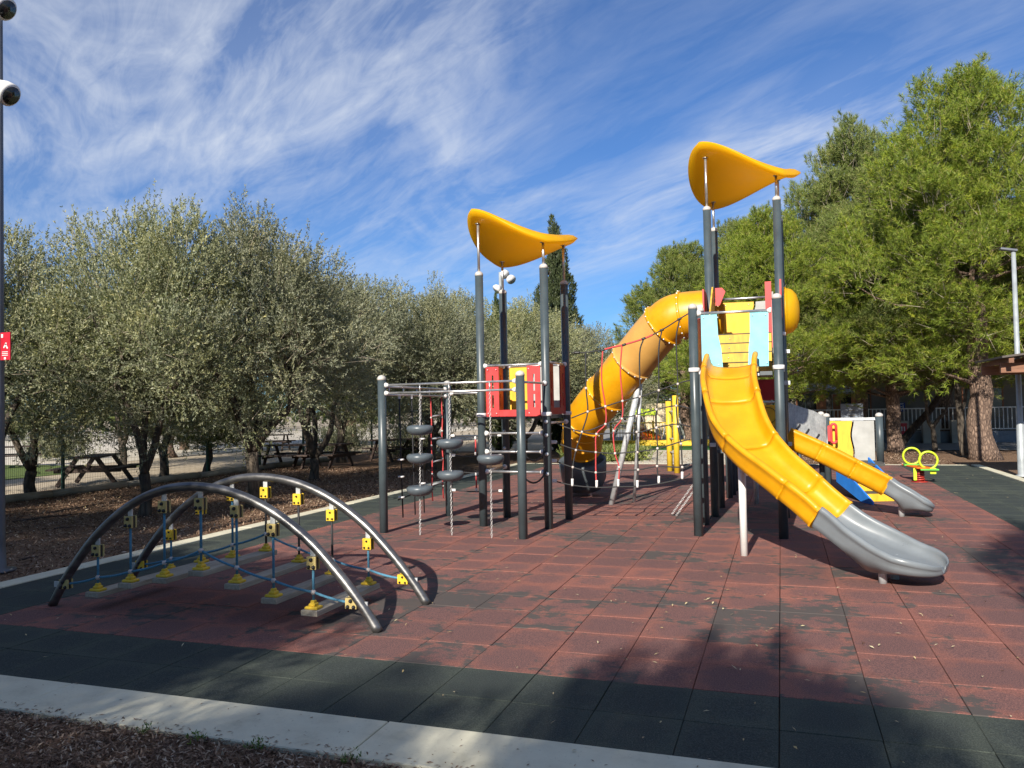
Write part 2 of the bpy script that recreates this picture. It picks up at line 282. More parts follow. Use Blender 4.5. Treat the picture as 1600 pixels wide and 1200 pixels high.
# ------------------------------------------------------------------ geometry helpers
class MB:
    """collects shapes for ONE mesh"""
    def __init__(s): s.v = []; s.f = []; s.sm = []
    def add(s, vs, fs, smooth=True):
        o = len(s.v); s.v += [tuple(p) for p in vs]; s.f += [tuple(i+o for i in f) for f in fs]; s.sm += [smooth]*len(fs); return s
    def box(s, c, size, rot=None, bev=0.0):
        x, y, z = [q/2 for q in size]; b = min(bev, x*0.9, y*0.9, z*0.9)
        if b <= 0:
            vs = [Vector((sx*x, sy*y, sz*z)) for sx in (-1, 1) for sy in (-1, 1) for sz in (-1, 1)]
            fs = [(0, 1, 3, 2), (4, 6, 7, 5), (0, 4, 5, 1), (2, 3, 7, 6), (0, 2, 6, 4), (1, 5, 7, 3)]
        else:
            vs = []; fs = []
            prof = [(-z, b), (-z+b, 0), (z-b, 0), (z, b)]
            for zz, ins in prof:
                X, Y = x-ins, y-ins; q = b*0.0
                vs += [Vector((-X, -Y, zz)), Vector((X, -Y, zz)), Vector((X, Y, zz)), Vector((-X, Y, zz))]
            for k in range(3):
                for i in range(4): a = k*4+i; bb = k*4+(i+1) % 4; fs.append((a, bb, bb+4, a+4))
            fs += [(3, 2, 1, 0), (12, 13, 14, 15)]
        if rot is not None: vs = [rot @ v for v in vs]
        c = Vector(c); return s.add([v+c for v in vs], fs, False)
    def bar(s, a, b, w, h, up=(0, 0, 1)):
        a, b = Vector(a), Vector(b); d = b-a; L = d.length; d.normalize(); up = Vector(up)
        side = d.cross(up); side = side.normalized() if side.length > 1e-5 else Vector((1, 0, 0)); u2 = side.cross(d)
        rot = Matrix((d, side, u2)).transposed(); return s.box((a+b)/2, (L, w, h), rot)
    def tube(s, pts, r, n=10, caps=True, smooth=True):
        pts = [Vector(p) for p in pts]; k = len(pts); rs = r if isinstance(r, (list, tuple)) else [r]*k
        vs = []; fs = []; ref = None
        for i, p in enumerate(pts):
            d = (pts[min(i+1, k-1)]-pts[max(i-1, 0)]); d = d.normalized() if d.length > 1e-9 else Vector((0, 0, 1))
            if ref is None: ref = Vector((0, 0, 1)) if abs(d.z) < 0.9 else Vector((1, 0, 0))
            ref = (ref - d*ref.dot(d)); ref = ref.normalized() if ref.length > 1e-6 else d.orthogonal().normalized(); b = d.cross(ref)
            for j in range(n):
                a = 2*math.pi*j/n; vs.append(p+(ref*math.cos(a)+b*math.sin(a))*rs[i])
        for i in range(k-1):
            for j in range(n): a = i*n+j; c = i*n+(j+1) % n; fs.append((a, c, c+n, a+n))
        s.add(vs, fs, smooth)
        if caps:
            o = len(s.v)-len(vs); s.f += [tuple(o+j for j in reversed(range(n))), tuple(o+(k-1)*n+j for j in range(n))]; s.sm += [False, False]
        return s
    def lathe(s, prof, c=(0, 0, 0), n=20, axis=(0, 0, 1), smooth=True):
        """prof: (radius, height) from bottom to top"""
        c = Vector(c); q = Vector((0, 0, 1)).rotation_difference(Vector(axis).normalized()); vs = []; fs = []
        for r_, h in prof:
            for j in range(n):
                a = 2*math.pi*j/n; vs.append(c+q @ Vector((r_*math.cos(a), r_*math.sin(a), h)))
        for i in range(len(prof)-1):
            for j in range(n): a = i*n+j; b = i*n+(j+1) % n; fs.append((a, b, b+n, a+n))
        if prof[0][0] > 1e-4: fs.append(tuple(reversed(range(n))))
        if prof[-1][0] > 1e-4: fs.append(tuple((len(prof)-1)*n+j for j in range(n)))
        return s.add(vs, fs, smooth)
    def ball(s, c, r, n=8):
        return s.lathe([(r*math.sin(math.pi*i/5) if 0 < i < 5 else 0.0001, -r*math.cos(math.pi*i/5)) for i in range(6)], c, n)
    def prism(s, pts, th, origin=(0, 0, 0), ex=(1, 0, 0), ey=(0, 0, 1), holes=None):
        """extrude a 2D outline (in ex, ey) by th each half along ex x ey"""
        o = Vector(origin); ex = Vector(ex).normalized(); ey = Vector(ey).normalized(); nz = ex.cross(ey); n = len(pts)
        vs = [o+ex*p[0]+ey*p[1]+nz*(th/2*sg) for sg in (-1, 1) for p in pts]
        fs = [tuple(reversed(range(n))), tuple(range(n, 2*n))]+[(i, (i+1) % n, n+(i+1) % n, n+i) for i in range(n)]
        return s.add(vs, fs, False)
    def build(s, name, mat, parent=None, bevel=0.0, **tags):
        me = bpy.data.meshes.new(name); me.from_pydata(s.v, [], s.f); me.update()
        me.polygons.foreach_set('use_smooth', s.sm)
        me.materials.append(MATS[mat]); o = bpy.data.objects.new(name, me); COL.objects.link(o)
        if parent is not None:
            o.parent = parent; 
            if parent.type == 'EMPTY' or True: o.matrix_parent_inverse = Matrix.Identity(4)
            off = parent_world(parent); me.transform(Matrix.Translation(-off))
        else:
            lo = [min(p[i] for p in s.v) for i in range(3)]; hi = [max(p[i] for p in s.v) for i in range(3)]
            base = Vector(((lo[0]+hi[0])/2, (lo[1]+hi[1])/2, lo[2])); me.transform(Matrix.Translation(-base)); o.location = base
        if bevel:
            md = o.modifiers.new('bevel', 'BEVEL'); md.width = bevel; md.segments = 2; md.limit_method = 'ANGLE'; md.angle_limit = R(40)
        for k, v in tags.items(): o[k] = v
        return o
def parent_world(o):
    p = Vector((0, 0, 0))
    while o is not None: p = p + o.location; o = o.parent
    return p
def thing(name, label, cat, loc=(0, 0, 0), group=None, kind=None):
    o = bpy.data.objects.new(name, None); COL.objects.link(o); o.location = loc; o.empty_display_size = 0.3
    if kind: o['kind'] = kind
    else: o['category'] = cat
    o['label'] = label
    if group: o['group'] = group
    return o
def tag(o, label, cat, group=None):
    o['label'] = label; o['category'] = cat
    if group: o['group'] = group
    return o
def copy_tree(o, parent=None):
    c = o.copy(); COL.objects.link(c); c.parent = parent
    for ch in [x for x in CHILD.get(o.name, list(o.children))]: copy_tree(ch, c)
    return c
CHILD = {}
def fast(name, verts, faces, mat, parent=None, smooth=False, **tags):
    """numpy mesh: verts (n,3), faces (m,3|4)"""
    me = bpy.data.meshes.new(name); k = faces.shape[1]
    me.vertices.add(len(verts)); me.vertices.foreach_set('co', verts.astype(np.float32).ravel())
    me.loops.add(faces.size); me.loops.foreach_set('vertex_index', faces.astype(np.int32).ravel())
    me.polygons.add(len(faces)); me.polygons.foreach_set('loop_start', np.arange(0, faces.size, k, dtype=np.int32))
    try: me.polygons.foreach_set('loop_total', np.full(len(faces), k, dtype=np.int32))
    except Exception: pass
    me.update(calc_edges=True); me.validate()
    me.materials.append(MATS[mat]); o = bpy.data.objects.new(name, me); COL.objects.link(o)
    if parent is not None: o.parent = parent
    for kk, v in tags.items(): o[kk] = v
    return o
def smoothpts(pts, n=6):
    """Catmull-Rom through the points (any dimension)"""
    P = [np.array(p, float) for p in pts]; P = [2*P[0]-P[1]]+P+[2*P[-1]-P[-2]]; out = []
    for i in range(1, len(P)-2):
        a, b, c, d = P[i-1:i+3]
        for k in range(n):
            t_ = k/n; out.append(0.5*((2*b)+(-a+c)*t_+(2*a-5*b+4*c-d)*t_*t_+(-a+3*b-3*c+d)*t_**3))
    out.append(P[-2]); return out
def V3(a): return [Vector(tuple(p)) for p in a]

# ------------------------------------------------------------------ the ground
def sheet(name, x0, x1, y0, y1, z, mat, label=None, nx=1, ny=1):
    mb = MB(); vs = []; fs = []
    for j in range(ny+1):
        for i in range(nx+1): vs.append((x0+(x1-x0)*i/nx, y0+(y1-y0)*j/ny, z))
    for j in range(ny):
        for i in range(nx): a = j*(nx+1)+i; fs.append((a, a+1, a+nx+2, a+nx+1))
    mb.add(vs, fs, False); o = mb.build(name, mat, kind='structure')
    if label: o['label'] = label
    return o
XL, XR, YN, YB = -7.555, 4.63, 3.98, 23.30
sheet('ground', -600, 600, -400, 900, -0.09, 'dry_soil', 'dry sandy ground reaching to the horizon')
sheet('mulch_ground', -17.2, 15, -12, 31.0, -0.075, 'bark_mulch', 'brown bark mulch round the rubber play surface')
sheet('sand_field', -75, -24.5, 22, 72, -0.080, 'pale_sand', 'pale sunlit sand field beyond the green fence')
sheet('lawn', -36, -21.5, 14.5, 22.5, -0.076, 'lawn', 'strip of grass beyond the green fence')
sheet('sand_path', -5.4, 0.4, YB+0.06, 31.2, -0.045, 'pale_sand', 'sandy strip behind the red rubber surface')
sheet('turf_carpet', -7.4, 0.6, 31.2, 40, -0.04, 'artificial_turf', 'green artificial turf of the far play area')
sheet('far_play_floor', -12, 0.6, 40.005, 58, -0.036, 'path_concrete', 'grey floor under the far swings')
sheet('path', 0.8, 22, 31.0, 36.2, -0.05, 'path_concrete', 'grey concrete path in front of the white railing')

sheet('mulch_bed', -16, 15, -12, 3.515, -0.022, 'bark_mulch', 'bark mulch in front of the near kerb')
floor = thing('rubber_floor', 'red rubber tile surface with a dark green border', '', (0, 0, 0), kind='structure')
MB().box(((XL+XR)/2, (YN+YB)/2, -0.061), (XR-XL-0.02, YB-YN-0.02, 0.03)).build('underlay', 'black_rubber', floor)
def tile_proto(w_, d_):
    g_ = 0.0022; b = 0.003; mb = MB(); x, y = w_/2-g_, d_/2-g_
    vs = []
    for zz, ins in ((-0.045, 0), (-b, 0), (0, b)):
        vs += [(-x+ins, -y+ins, zz), (x-ins, -y+ins, zz), (x-ins, y-ins, zz), (-x+ins, y-ins, zz)]
    fs = [(8, 9, 10, 11)]
    for k in range(2):
        for i in range(4): a = k*4+i; c = k*4+(i+1) % 4; fs.append((a, c, c+4, a+4))
    return vs, fs
tiles = []
nx0 = round((XL-TX0)/0.5); nx1 = math.ceil((XR-TX0)/0.5)
ny0 = -2; ny1 = math.ceil((YB-TY0)/0.5)
for j in range(ny0, ny1):
    for i in range(nx0, nx1):
        x0, x1 = TX0+0.5*i, min(TX0+0.5*i+0.5, XR); y0, y1 = max(TY0+0.5*j, YN), min(TY0+0.5*j+0.5, YB)
        if x1-x0 < 0.05 or y1-y0 < 0.05: continue
        cx, cy = (x0+x1)/2, (y0+y1)/2
        green = cy < TY0 or cx < XL+1.0 or cx > 2.945
        if 5.9 < cy < 6.6 and False: green = True
        fwd = Vector((cx, cy, -EYE)).dot(_f); lat = Vector((cx, cy, 0)).dot(_R)
        vis = fwd > 2.0 and abs(lat) < fwd*0.70+0.6
        tiles.append((math.hypot(cx, cy) if vis else 99+math.hypot(cx, cy), cx, cy, x1-x0, y1-y0, green))
tiles.sort()
protos = {}
for k, (d, cx, cy, w_, d_, green) in enumerate(tiles[:300]):
    key = (round(w_, 2), round(d_, 2), green)
    if key not in protos:
        me = bpy.data.meshes.new('tile'); vs, fs = tile_proto(w_, d_); me.from_pydata(vs, [], fs); me.materials.append(MATS['green_rubber' if green else 'red_rubber']); protos[key] = me
    o = bpy.data.objects.new('tile', protos[key]); COL.objects.link(o); o.parent = floor
    o.location = (cx+random.uniform(-1, 1)*0.0012, cy+random.uniform(-1, 1)*0.0015, random.uniform(-0.0035, 0.0))
    o.rotation_euler = (random.uniform(-1, 1)*0.003, random.uniform(-1, 1)*0.003, random.uniform(-1, 1)*0.002)
for green, nm in ((False, 'red_rubber'), (True, 'green_rubber')):
    mb = MB()
    for (d, cx, cy, w_, d_, g_) in tiles[300:]:
        if g_ != green: continue
        vs, fs = tile_proto(w_, d_); dz = random.uniform(-0.003, 0)
        mb.add([(x+cx, y+cy, z+dz) for x, y, z in vs], fs, False)
    o = mb.build('tile_field', nm, floor); o['kind'] = 'stuff'

# kerbs: concrete slabs
def kerb(name, label, p0, p1, width, L, phase=0.0, z=0.012, h=0.14):
    r = thing(name, label, '', (0, 0, 0), kind='structure'); p0, p1 = Vector((*p0, 0)), Vector((*p1, 0)); d = (p1-p0); T = d.length; d.normalize(); s = phase
    n = Vector((-d.y, d.x, 0)); ang = math.atan2(d.y, d.x); rot = Matrix.Rotation(ang, 3, 'Z')
    while s < T:
        a, b = max(s, 0), min(s+L, T)
        if b-a > 0.05:
            o = MB().box(p0+d*(a+b)/2+Vector((0, 0, z-h/2+random.uniform(-0.002, 0.002))), (b-a-0.008, width, h), rot, 0.006).build('kerb_slab', 'kerb_concrete', r)
        s += L
    return r
kerb('near_kerb', 'pale concrete kerb along the near edge of the rubber', (-9.5, 3.745), (5.5, 3.745), 0.455, 2.28, 0.55, z=0.006)
kerb('left_kerb', 'concrete kerb between the green tiles and the mulch under the olive trees', (-7.68, 4.0), (-7.68, YB+0.12), 0.235, 1.0)
kerb('right_kerb', 'concrete kerb on the far right of the green tiles', (4.76, 4.0), (4.76, YB+0.12), 0.20, 1.0)
kerb('far_kerb', 'thin kerb at the far edge of the rubber', (-7.5, YB+0.06), (4.6, YB+0.06), 0.10, 1.0, z=0.004)

# bark chips
def chips(name, region, n, size, seed, label, mat='chip_wood', z0=-0.072, zr=0.03, flat=0.45):
    rg = np.random.default_rng(seed); P = []
    while sum(len(p) for p in P) < n:
        q = rg.uniform([region[0], region[2]], [region[1], region[3]], (n, 2)); P.append(q)
    P = np.concatenate(P)[:n]; z = z0+rg.random(n)**2*zr
    L = size*rg.uniform(0.4, 1.25, n)[:, None]; Wd = size*rg.uniform(0.12, 0.34, n)[:, None]
    a = rg.uniform(0, 2*np.pi, n); tl = rg.normal(0, flat, n); rl = rg.normal(0, flat, n)
    d = np.stack([np.cos(a)*np.cos(tl), np.sin(a)*np.cos(tl), np.sin(tl)], 1)
    s = np.stack([-np.sin(a), np.cos(a), np.sin(rl)], 1); s /= np.linalg.norm(s, axis=1)[:, None]
    c = np.stack([P[:, 0], P[:, 1], z+0.012], 1); up = np.cross(d, s)*Wd*0.25
    v = np.stack([c-d*L/2, c+s*Wd/2+up, c+d*L/2, c-s*Wd/2+up], 1).reshape(-1, 3)
    f = np.arange(n*4).reshape(n, 4); o = fast(name, v, f, mat); o['kind'] = 'stuff'; o['label'] = label; return o
chips('bark_chips', (-4.8, 0.6, 2.2, 3.515), 30000, 0.042, 1, 'loose bark chips in front of the near kerb', z0=-0.024, zr=0.026)
chips('bark_chips', (-16.5, -7.82, 6.0, 22), 42000, 0.075, 2, 'loose bark chips under the olive trees')
chips('bark_chips', (-7.0, 4.6, YB+0.15, 30), 9000, 0.09, 5, 'loose bark chips behind the rubber surface')
chips('spilled_bark', (-4.8, 0.6, 3.52, 3.60), 260, 0.034, 12, 'bark chips spilled on the edge of the near kerb', z0=-0.004, zr=0.004, flat=0.15)
chips('spilled_bark', (-4.8, 1.2, 3.6, 3.98), 70, 0.026, 13, 'few bark crumbs lying on the near kerb', z0=-0.004, zr=0.004, flat=0.15)
chips('fallen_leaves', (-6.5, 4.3, 4.0, 22), 420, 0.045, 3, 'small dry leaves scattered over the rubber', 'dry_leaf', 0.004, 0.004, 0.2)
chips('fallen_leaves', (-2.0, 3.0, 3.6, 8), 90, 0.05, 9, 'small dry leaves scattered over the near tiles', 'dry_leaf', 0.004, 0.004, 0.25)
chips('fallen_leaves', (-16, -8, 6, 20), 900, 0.06, 4, 'pale dry leaves lying on the mulch', 'dry_leaf', -0.04, 0.01, 0.3)

# ------------------------------------------------------------------ rope arch bridge (left front)
def unit_bolt(mb, c, ax, r=0.012): mb.lathe([(r, 0), (r, 0.008), (r*0.5, 0.014), (0.0005, 0.015)], c, 8, ax)
arch = thing('arched_rope_bridge', 'low climbing bridge of two bent steel arches with blue ropes and hanging wooden planks', 'rope bridge', (-5.1, 6.45, 0))
YA, YF = 5.56, 6.46
near_px = [(82, 945), (107, 898), (150, 838), (200, 792), (248, 768), (300, 760), (360, 769), (420, 796), (480, 842), (530, 898), (565, 945), (592, 988)]
far_px = [(205, 905), (232, 862), (268, 810), (308, 774), (350, 754), (418, 746), (475, 756), (525, 778), (575, 812), (620, 856), (652, 898), (678, 945)]
# both arches are the same bent tube: semi-ellipse fitted to the photograph
xa0, xa1 = at(82, 945, YA).x, at(592, 988, YA).x
zap = max(at(*p, YA).z for p in near_px)
_tr = [tuple(at(*p, YA)) for p in near_px]; _trs = smoothpts(_tr, 5)
def archpts(y, n=36, dz=0.0):
    return [(float(p[0]), y, float(p[2])) for p in _trs]
def archpts_old(y, n=36, dz=0.0):
    out = []
    for i in range(n+1):
        tt = i/n; a = math.pi*tt; c = math.cos(a); x = (xa0+xa1)/2-(xa1-xa0)/2*math.copysign(abs(c)**0.93, c); z = zap*math.sin(a)**0.88 if 0 < i < n else -0.02
        out.append((x, y, z))
    return out
def zarch(x):
    P = archpts(0)
    for a, b in zip(P, P[1:]):
        if a[0] <= x <= b[0]: return a[2]+(b[2]-a[2])*(x-a[0])/(b[0]-a[0]+1e-9)
    return 0.1
for y in (YA, YF): MB().tube(archpts(y), 0.040, 14).build('arch_tube', 'brushed_steel', arch)
vx = [at(x, 850, YA).x for x in (153, 204, 257, 314, 370, 427, 489)]
kpx = [(103, 912), (153, 902), (205, 893), (258, 879), (315, 860), (371, 887), (428, 907), (488, 925), (551, 942)]
ppx = [(155, 925), (207, 911), (260, 903), (316, 892), (370, 912), (427, 934), (489, 953)]
kz = [at(*p, YA) for p in kpx]; pz_ = [at(*p, YA).z for p in ppx]
def clamp(parent, c, near, horiz=False):
    sgn = -1 if near else 1
    yl = 'clamp_tan' if near else 'clamp_yellow'
    w_, h_ = (0.085, 0.105) if not horiz else (0.10, 0.085)
    o = MB().box((c[0], c[1]-0.022, c[2]), (w_, 0.018, h_), bev=0.004).build('clamp_plate', yl, parent)
    k = MB()
    for dx, dz in ((0, h_*0.26), (-w_*0.27, -h_*0.3), (w_*0.27, -h_*0.3)): k.lathe([(0.016 if near else 0.009, 0), (0.014 if near else 0.008, 0.012), (0.004, 0.02), (0.0005, 0.021)], (c[0]+dx, c[1]-0.031, c[2]+dz), 8, (0, -1, 0))
    k.build('bolt_caps', 'black_rubber', o, kind='stuff')
    MB().box((c[0], c[1]+0.0, c[2]), (w_*0.96, 0.018, h_*0.98), bev=0.003).build('rubber_pad', 'black_rubber', o)
    MB().box((c[0], c[1]+0.024, c[2]), (w_, 0.016, h_), bev=0.003).build('back_plate', yl, o)
def swag(a, b, sag, n=6): return [Vector(a).lerp(Vector(b), i/n)-Vector((0, 0, sag*4*(i/n)*(1-i/n))) for i in range(n+1)]
for y, near in ((YA, True), (YF, False)):
    ends = [kz[0], *[Vector((x, 0, k.z)) for x, k in zip(vx, kz[1:-1])], kz[-1]]
    for i, x in enumerate(vx):
        zt = zarch(x); zb = pz_[i]
        MB().box((x, y, zt-0.065), (0.045, 0.012, 0.10)).build('steel_tab', 'galvanised', arch)
        clamp(arch, (x, y, zt-0.145), near)
        MB().tube([(x, y, zt-0.19), (x, y, (zt+zb)/2), (x, y, zb+0.05)], 0.0105, 8).build('rope', 'blue_rope' if not (not near and i in (3, 4, 5)) else 'black_rope', arch)
        MB().ball((x, y-0.002, kz[i+1].z), 0.022, 10).build('rope_joint', 'knot_plastic', arch)
        f = MB(); f.box((x, y, zb+0.022), (0.115, 0.085, 0.024), bev=0.006); f.box((x, y, zb+0.045), (0.055, 0.06, 0.03), bev=0.008); f.box((x, y, zb+0.066), (0.034, 0.036, 0.03), bev=0.006)
        f.build('yellow_foot', 'clamp_yellow', arch)
    for i in range(len(ends)-1):
        a = Vector((ends[i].x, y, ends[i].z)); b = Vector((ends[i+1].x, y, ends[i+1].z))
        MB().tube(swag(a, b, 0.012), 0.0105, 8).build('rope', 'blue_rope', arch)
    for e, sg in ((ends[0], -1), (ends[-1], 1)):
        clamp(arch, (e.x, y, e.z), near, True)
        xx = e.x+sg*0.08; MB().box((e.x+sg*0.085, y, e.z-0.01), (0.10, 0.012, 0.05)).build('steel_tab', 'galvanised', arch)
for i, x in enumerate(vx):
    MB().box((x, (YA+YF)/2, pz_[i]-0.012), (0.15, YF-YA+0.14, 0.046), bev=0.004).build('plank', 'weathered_wood', arch)

# ------------------------------------------------------------------ posts and rails
def post(parent, x, y, h, cap=True, r=0.060, name='post', z0=-0.02):
    o = MB().tube([(x, y, z0), (x, y, h-0.03)], r, 20).build(name, 'post_paint', parent)
    if cap: MB().lathe([(r*1.04, -0.012), (r*1.04, 0.012), (r*0.95, 0.032), (r*0.62, 0.052), (0.002, 0.062)], (x, y, h-0.03), 20).build('post_cap', 'cap_plastic', o)
    return o
def rail(parent, a, b, r=0.017, mat='steel', name='rail', ends=True):
    mb = MB().tube([a, b], r, 10); a, b = Vector(a), Vector(b); d = (b-a).normalized()
    o = mb.build(name, mat, parent)
    if ends:
        for p, s in ((a, 1), (b, -1)): MB().lathe([(r*2.3, 0), (r*2.1, 0.02), (r*1.3, 0.045), (r*1.05, 0.05)], p, 10, d*s).build('rail_flange', 'white_plastic', o)
    return o
def collar(parent, x, y, z, r=0.068): return MB().lathe([(r, -0.028), (r+0.006, -0.02), (r+0.006, 0.02), (r, 0.028)], (x, y, z), 20).build('clamp_ring', 'white_plastic', parent)
def bolt(parent, c, ax, r=0.028): return MB().lathe([(r, 0), (r, 0.008), (r*0.6, 0.02), (0.001, 0.024)], c, 12, ax).build('bolt_head', 'galvanised', parent)
def board(parent, name, mat, pts, th, origin, ex, slots=(), smat='black_rubber'):
    """upright panel with real openings: outline split round the slots by stacked strips"""
    mb = MB(); xs0 = min(p[0] for p in pts); xs1 = max(p[0] for p in pts)
    if not slots: mb.prism(pts, th, origin, ex)
    else:
        zs0 = min(p[1] for p in pts); zs1 = max(p[1] for p in pts)
        sx0, sx1 = slots[0][0], slots[0][1]
        mb.prism([(xs0, zs0), (sx0, zs0), (sx0, zs1), (xs0, zs1)], th, origin, ex)
        mb.prism([(sx1, zs0), (xs1, zs0), (xs1, zs1), (sx1, zs1)], th, origin, ex)
        cuts = sorted([(a, b) for _, _, a, b in slots]); z = zs0
        for a, b in cuts+[(zs1, zs1)]:
            if a-z > 0.005: mb.prism([(sx0, z), (sx1, z), (sx1, a), (sx0, a)], th-0.001, origin, ex)
            z = b
    return mb.build(name, mat, parent)

def cz_(C_, E_, F_, D_, u, v):
    e_ = 1-(1-u)**1.22; g_ = 1-(1-v)**1.08
    return C_.z*(1-e_)*(1-g_)+E_.z*e_*(1-g_)+F_.z*e_*g_+D_.z*(1-e_)*g_
def canopy(parent, corners, mat='canopy_plastic'):
    """thick saddle-shaped roof; corners = C(front left) E(front right) F(back right) D(back left) as (x, y, z)"""
    C_, E_, F_, D_ = [Vector(c) for c in corners]; n = 22; g = []; th = 0.135
    def sq(a, b):                       # square -> rounded square
        k = 0.475; return a*math.sqrt(1-k*b*b), b*math.sqrt(1-k*a*a)
    vs = []; 
    for j in range(n+1):
        for i in range(n+1):
            a, b = sq(2*i/n-1, 2*j/n-1); u, v = (a+1)/2, (b+1)/2
            p = C_*(1-u)*(1-v)+E_*u*(1-v)+F_*u*v+D_*(1-u)*v; p.z = cz_(C_, E_, F_, D_, u, v)
            vs.append(p)
    m_ = (n+1)**2; e = [min(i, j, n-i, n-j) for j in range(n+1) for i in range(n+1)]
    top = [p+Vector((0, 0, th*(0.0 if q == 0 else 0.36 if q == 1 else 0.5))) for p, q in zip(vs, e)]
    bot = [p-Vector((0, 0, th*(0.10 if q == 0 else 0.46 if q == 1 else 0.42))) for p, q in zip(vs, e)]
    fs = []
    for j in range(n):
        for i in range(n): a = j*(n+1)+i; fs.append((a, a+1, a+n+2, a+n+1)); fs.append((m_+a, m_+a+n+1, m_+a+n+2, m_+a+1))
    rim = [i for i in range(n+1)]+[j*(n+1)+n for j in range(1, n+1)]+[n*(n+1)+i for i in range(n-1, -1, -1)]+[j*(n+1) for j in range(n-1, 0, -1)]
    for a, b in zip(rim, rim[1:]+rim[:1]): fs.append((a, m_+a, m_+b, b))
    o = MB().add(top+bot, fs).build('canopy', mat, parent)
    return o
def canopy_z(corners, x, y):
    C_, E_, F_, D_ = [Vector(c) for c in corners]; u = (x-C_.x)/(E_.x-C_.x); v = (y-C_.y)/(D_.y-C_.y)
    return cz_(C_, E_, F_, D_, u, v)-0.02
def canopy_support(parent, x, y, z0, z1):
    o = MB().tube([(x, y, z0), (x, y, z1)], 0.020, 10).build('canopy_strut', 'steel', parent)
    MB().lathe([(0.045, 0), (0.045, 0.006), (0.02, 0.012)], (x, y, z1-0.014), 12).build('strut_plate', 'steel', o)

# ---- left tower
PA, PB, PP = (-5.37, 10.06), (-5.13, 11.84), (-3.26, 9.95)
PC, PD, PE, PF = (-4.18, 10.90), (-4.15, 11.87), (-3.17, 10.86), (-3.13, 11.84)
lt = thing('small_play_tower', 'shorter play tower with a yellow saddle canopy and red slotted side boards', 'play tower', (-3.65, 11.37, 0))
for (x, y), h in ((PC, 3.73), (PD, 3.59), (PE, 3.76), (PF, 3.66)): post(lt, x, y, h)
lc = [(-4.46, 10.50, 4.90), (-2.85, 10.48, 3.98), (-2.78, 12.20, 4.42), (-4.46, 12.25, 3.86)]
canopy(lt, lc)
for (x, y), h in ((PC, 3.73), (PD, 3.59), (PE, 3.76), (PF, 3.66)): canopy_support(lt, x, y, h, canopy_z(lc, x, y)-0.03)
DZ = 1.62                                # deck height
MB().box((-3.66, 11.37, DZ-0.03), (0.96, 0.90, 0.05)).build('deck', 'dark_grey_plastic', lt)
for (x, y) in (PC, PD, PE, PF): collar(lt, x, y, DZ+0.01)
def side(parent, p0, p1, zb, zt, mat, wl=0.26, wr=0.26, slots=True, beam=True):
    """two upright boards next to the posts, a low beam and a steel top rail"""
    p0, p1 = Vector((*p0, 0)), Vector((*p1, 0)); d = (p1-p0).normalized(); L = (p1-p0).length; o = p0
    for a, w_, s in ((0.085, wl, 0), (L-0.085-wr, wr, 1)):
        sl = [(a+w_*0.45, a+w_*0.60, zb+0.13, zb+0.32), (a+w_*0.45, a+w_*0.60, zt-0.36, zt-0.12)] if slots else ()
        board(parent, 'side_board', mat, [(a, zb), (a+w_, zb), (a+w_, zt), (a, zt)], 0.018, o+Vector((0, 0, 0)), d, sl)
    if beam: board(parent, 'lower_beam', mat, [(0.085+wl+0.002, zb), (L-0.087-wr, zb), (L-0.087-wr, zb+0.10), (0.087+wl, zb+0.10)], 0.018, o, d)
    rail(parent, o+d*0.06+Vector((0, 0, zt+0.02)), o+d*(L-0.06)+Vector((0, 0, zt+0.02)), 0.017)
side(lt, PC, PE, 1.60, 2.33, 'red_board', 0.20, 0.20)
side(lt, PE, PF, 1.62, 2.36, 'deep_red_board', 0.24, 0.24)
side(lt, PD, PC, 1.62, 2.36, 'orange_red_board', 0.22, 0.22)
# back face: a yellow and a grey board with a wavy gap
wav = [(0.44+0.022*math.sin(i*0.9), 1.62+i*0.074) for i in range(11)]
o_ = Vector((*PD, 0)); d_ = (Vector((*PF, 0))-o_).normalized()
board(lt, 'back_board', 'yellow_board', [(0.09, 1.62)]+wav+[(0.09, 2.36)], 0.018, o_, d_)
board(lt, 'back_board', 'grey_board', [(0.93, 1.62), (0.93, 2.36)]+[(x+0.035, z) for x, z in reversed(wav)], 0.018, o_, d_)
rail(lt, o_+d_*0.06+Vector((0, 0, 2.38)), o_+d_*0.94+Vector((0, 0, 2.38)))
for z in (1.36, 1.09, 0.80): rail(lt, (PC[0]+0.06, PC[1], z), (PE[0]-0.06, PE[1], z), 0.018, 'steel', 'rung')
rail(lt, (PC[0], PC[1]+0.06, 0.80), (PD[0], PD[1]-0.06, 0.80), 0.018, 'steel', 'rung')
rail(lt, (PE[0], PE[1]+0.06, 1.50), (PF[0], PF[1]-0.06, 1.50), 0.018, 'steel', 'rung')
for z in (1.52, 1.33, 1.06, 0.78): bolt(lt, (PE[0]+0.01, PE[1]-0.06, z), (0, -1, 0)); 
for z in (1.36, 1.09, 0.80): bolt(lt, (PD[0], PD[1]-0.06, z), (0, -1, 0))
# a sagging rope climber on the tower's underside
for z in (1.10, 0.80):
    MB().tube(swag((PP[0]+0.05, PP[1]+0.02, z-0.02), (PE[0]-0.02, PE[1]-0.05, z), 0.09), 0.013, 8).build('rope', 'black_rope', lt)

